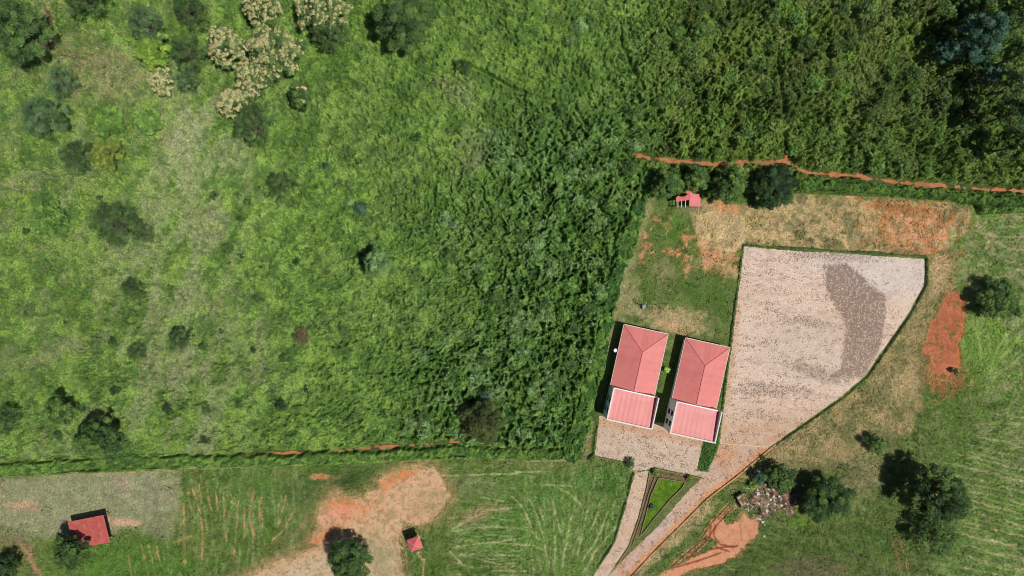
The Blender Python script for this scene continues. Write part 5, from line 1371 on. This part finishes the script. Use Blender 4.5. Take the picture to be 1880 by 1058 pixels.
lamp(1176, 560, 3.4, (.3, .3), 'thin lamp post beside the blue box on the lawn')
b = MB(); b.tube([(0, 0, -.1), (0, 0, 1.5)], [.04, .035], 7)
o = b.build('post', M_wood, None); X, Y = W(1249, 576); o.location = (X, Y, 0); tag(o, 'short wooden post on the dry grass north of the houses', 'post')

# blue box on the lawn
X, Y = W(1181.5, 563.5)
t = empty('storage_box', (X, Y, 0), .05); tag(t, 'small blue and grey box standing on the lawn', 'box')
b = MB(); b.box(-.3, .3, -.4, .4, .02, .62); b.build('body', M_blue, t, .03)
b = MB(); b.box(-.33, .05, -.43, .43, .622, .68); b.build('lid', M_kgrey, t, .015)
b = MB(); b.box(.12, .2, -.40, -.12, .622, .66); b.build('handle', M_dark, t, .01)

# ------------------------------------------------------------------ trailer and rubbish
X, Y = W(1361.5, 917)
t = empty('trailer', (X, Y, 0), math.radians(-61)); tag(t, 'small open trailer with a pale frame and brown load beside the rubbish heap', 'trailer')
b = MB(); b.box(-1.25, 1.25, -.7, .7, .75, .83); b.build('bed', M_steel, t)
b = MB()
b.box(-1.3, 1.3, .7, .78, .72, 1.35); b.box(-1.3, 1.3, -.78, -.7, .72, 1.35); b.box(-1.3, -1.22, -.7, .7, .72, 1.3); b.box(1.22, 1.3, -.7, .7, .72, 1.3)
b.build('side_panel', M_concrete, t, .02)
rg = np.random.RandomState(4)
gx_, gy_ = np.meshgrid(np.linspace(-1.2, 1.2, 25), np.linspace(-.68, .68, 15))
hz = .95 + .25 * fbm(gx_.ravel() * 10 + 50, gy_.ravel() * 10 + 50, 4, 4, 3)
I = np.arange(25 * 15).reshape(15, 25); F = np.stack([I[:-1, :-1], I[:-1, 1:], I[1:, 1:], I[1:, :-1]], -1).reshape(-1, 4)
cc = mix(np.tile(L(120, 100, 66), (len(gx_.ravel()), 1)), sm(.45, .6, fbm(gx_.ravel() * 10, gy_.ravel() * 10, 5, 3, 8)), L(196, 180, 150))
mesh('load', np.c_[gx_.ravel(), gy_.ravel(), hz], F, M_dirt, t, pcol=cc)
for sy in (-1, 1):
    b = MB(); b.tube([(0, sy * .84, .36), (0, sy * 1.02, .36)], [.36, .36], 18); wl = b.build('wheel', M_dark, t)
    b = MB(); b.tube([(0, sy * .83, .36), (0, sy * 1.03, .36)], [.16, .16], 12); b.build('rim', M_steel, wl)
b = MB(); b.tube([(1.3, .45, .8), (2.1, 0, .6)], [.04, .04], 6); b.tube([(1.3, -.45, .8), (2.1, 0, .6)], [.04, .04], 6); b.tube([(2.1, 0, .6), (2.35, 0, .6)], [.05, .05], 6); b.build('drawbar', M_trim, t)
b = MB(); b.box(-.1, .1, -.84, .84, .3, .42); b.build('axle', M_steel, t)

# rubbish heap: mound and countless scraps, one mass
def heap_h(x, y):
    a = np.maximum(ell(x, y, 1402, 918, 20, 26, 0, .4, 1.0, 10, 4), ell(x, y, 1436, 912, 26, 22, 20, .4, 1.0, 10, 5)); return a * (.3 + .5 * fbm(x, y, 8, 4, 5))
def heap_c(x, y):
    dd, r = worley(x, y, 3.2, 7); dd, r2 = worley(x, y, 6, 8)
    C = np.tile(L(110, 86, 66), (len(x), 1))
    C = mix(C, (r > .5) * 1.0, L(150, 122, 96)); C = mix(C, (r > .84) * 1.0, L(220, 210, 200)); C = mix(C, (r < .25) * 1.0, L(58, 48, 36))
    C = mix(C, (r2 < .2) * .6, L(110, 120, 70)); C = mix(C, sm(1430, 1455, x) * .4, L(110, 70, 58))
    C = mix(C, (r2 > .85) * (r > .6) * .6, L(190, 130, 112))
    return C
o = veg_patch('rubbish_heap', heap_h, heap_c, (1376, 876, 1466, 958), 8000, .34, step=1.0, seed=31, tilt=.25, kleaf=1.25, ksheet=1.0)
tag(o, 'heap of mixed white, brown and pink rubbish scraps', 'rubbish', kind='stuff')
rg = np.random.RandomState(12)
for (px, py, s, lab) in ((1395, 953, .22, 'white scrap lying on the grass south of the rubbish heap, uppermost of the loose ones'), (1400, 958.5, .30, 'largest white scrap lying on the grass south of the rubbish heap'),
                         (1404, 964, .18, 'thin white scrap lying on the grass south of the rubbish heap, below the largest'), (1403, 984.5, .25, 'lowest white scrap lying on the dark grass, well south of the rubbish heap'),
                         (1373, 894, .36, 'crumpled pale sheet lying between the trailer and the small bushes')):
    b = MB(); p0 = []
    for kx in range(4):
        for ky in range(4): b.v.append(((kx - 1.5) * s * .6 + rg.normal() * s * .1, (ky - 1.5) * s * .5 + rg.normal() * s * .1, .03 + abs(rg.normal()) * s * .35))
    for kx in range(3):
        for ky in range(3): b.f.append([kx * 4 + ky, kx * 4 + ky + 1, kx * 4 + ky + 5, kx * 4 + ky + 4])
    o = b.build('scrap', M_trim); X, Y = W(px, py); o.location = (X, Y, 0); o.rotation_euler = (0, 0, rg.uniform(0, 3)); tag(o, lab, 'litter', 'loose white scraps')
    m_ = o.modifiers.new('thick', 'SOLIDIFY'); m_.thickness = .02

# fallen dead branch
t = MB()
X0, Y0 = W(1566, 1012)
def q(px, py, z): x_, y_ = W(px, py, z); return (x_ - X0, y_ - Y0, z)
t.tube([q(1566, 1012, .15), q(1575, 1023, .35), q(1579, 1026, .5)], [.12, .09, .08], 7)
for pts, r in (([(1579, 1026, .5), (1585, 1036, .8), (1592, 1047, .9), (1600, 1058, .7)], .06), ([(1579, 1026, .5), (1590, 1025, .9), (1601, 1029, 1.1), (1613, 1039, 1.2), (1622, 1056, 1.0)], .06),
               ([(1601, 1029, 1.1), (1616, 1029, 1.0)], .03), ([(1601, 1029, 1.1), (1601, 1045, 1.2), (1601, 1062, .9)], .035), ([(1608, 1034, 1.2), (1611, 1050, 1.3), (1612, 1066, .9)], .03),
               ([(1585, 1036, .8), (1592, 1034, 1.0), (1593, 1044, .9)], .025), ([(1613, 1039, 1.2), (1625, 1038, 1.1), (1631, 1036, .9)], .025), ([(1582, 1028, .6), (1592, 1037, .9), (1598, 1050, .7)], .03),
               ([(1605, 1031, 1.1), (1618, 1045, 1.0), (1628, 1062, .6)], .03), ([(1616, 1046, 1.1), (1628, 1052, .9)], .02)):
    t.tube([q(*p) for p in pts], [r * (1 - .7 * i / (len(pts) - 1)) for i in range(len(pts))], 5)
o = t.build('fallen_branch', M_twig); o.location = (X0, Y0, 0); tag(o, 'bare fallen tree branch lying on the grass near the bottom edge', 'branch')

# ------------------------------------------------------------------ kerbs
def kerb(name, label, pts, w, h, mat, cat='kerb'):
    b = MB()
    P = [Vector((*W(*p), 0)) for p in pts]
    for i in range(len(P) - 1):
        d = (P[i + 1] - P[i]); ln = d.length; d.normalize(); n = Vector((-d.y, d.x, 0)) * w / 2
        k = max(1, int(ln / 1.0))
        for j in range(k):
            a = P[i] + d * (ln * j / k + .015); c_ = P[i] + d * (ln * (j + 1) / k - .015)
            hh = h * (1 + .12 * math.sin(j * 7.3 + i))
            b.hexa([a - n, c_ - n, c_ + n, a + n], [(p[0], p[1], hh) for p in (a - n, c_ - n, c_ + n, a + n)])
    o = b.build(name, mat); tag(o, label, cat)
    return o
M_kerb = plain_mat('earth-stained kerb', tuple(L(214, 150, 108)), (2, 9), (0.2, 0.2))
M_kerb2 = plain_mat('mossy kerb', tuple(L(150, 132, 100)), (2, 9), (0.2, 0.2))
kerb('kerb', 'orange-stained kerb along the south-east edge of the driveway', [(1424, 816), (1414, 824), (1350, 877), (1299, 916), (1248, 967), (1197, 1018), (1159, 1059), (1095, 1130)], .28, .22, M_kerb)
kerb('kerb', 'grey kerb along the south edge of the forecourt', [(1090, 838.5), (1151, 850.5)], .2, .2, M_kerb2)
kerb('kerb', 'mossy kerb between the narrow footpath and the triangular bed', [(1193, 864), (1187, 898), (1172, 955), (1154, 1005), (1131, 1039)], .16, .25, M_kerb2)
kerb('kerb', 'mossy kerb closing the triangular bed below the forecourt', [(1200, 860), (1246, 869.5), (1292, 879)], .16, .25, M_kerb2)
kerb('garden_edging', 'low edging round the triangular patch of bright grass', BED + [BED[0]], .14, .28, M_kerb2, 'edging')
kerb('garden_edging', 'thin edging strip in the bare earth left of the triangular grass', [(1202, 874), (1190, 908), (1178, 950), (1160, 1003)], .1, .22, M_kerb2, 'edging')
kerb('garden_edging', 'thin edging strip in the bare earth above the triangular grass', [(1208, 869), (1262, 879.5)], .1, .22, M_kerb2, 'edging')
kerb('kerb', 'pale flush strip crossing the top of the driveway', [(1322, 814.5), (1366, 818), (1409, 821.5)], .16, .03, plain_mat('pale strip', tuple(L(240, 205, 165))))
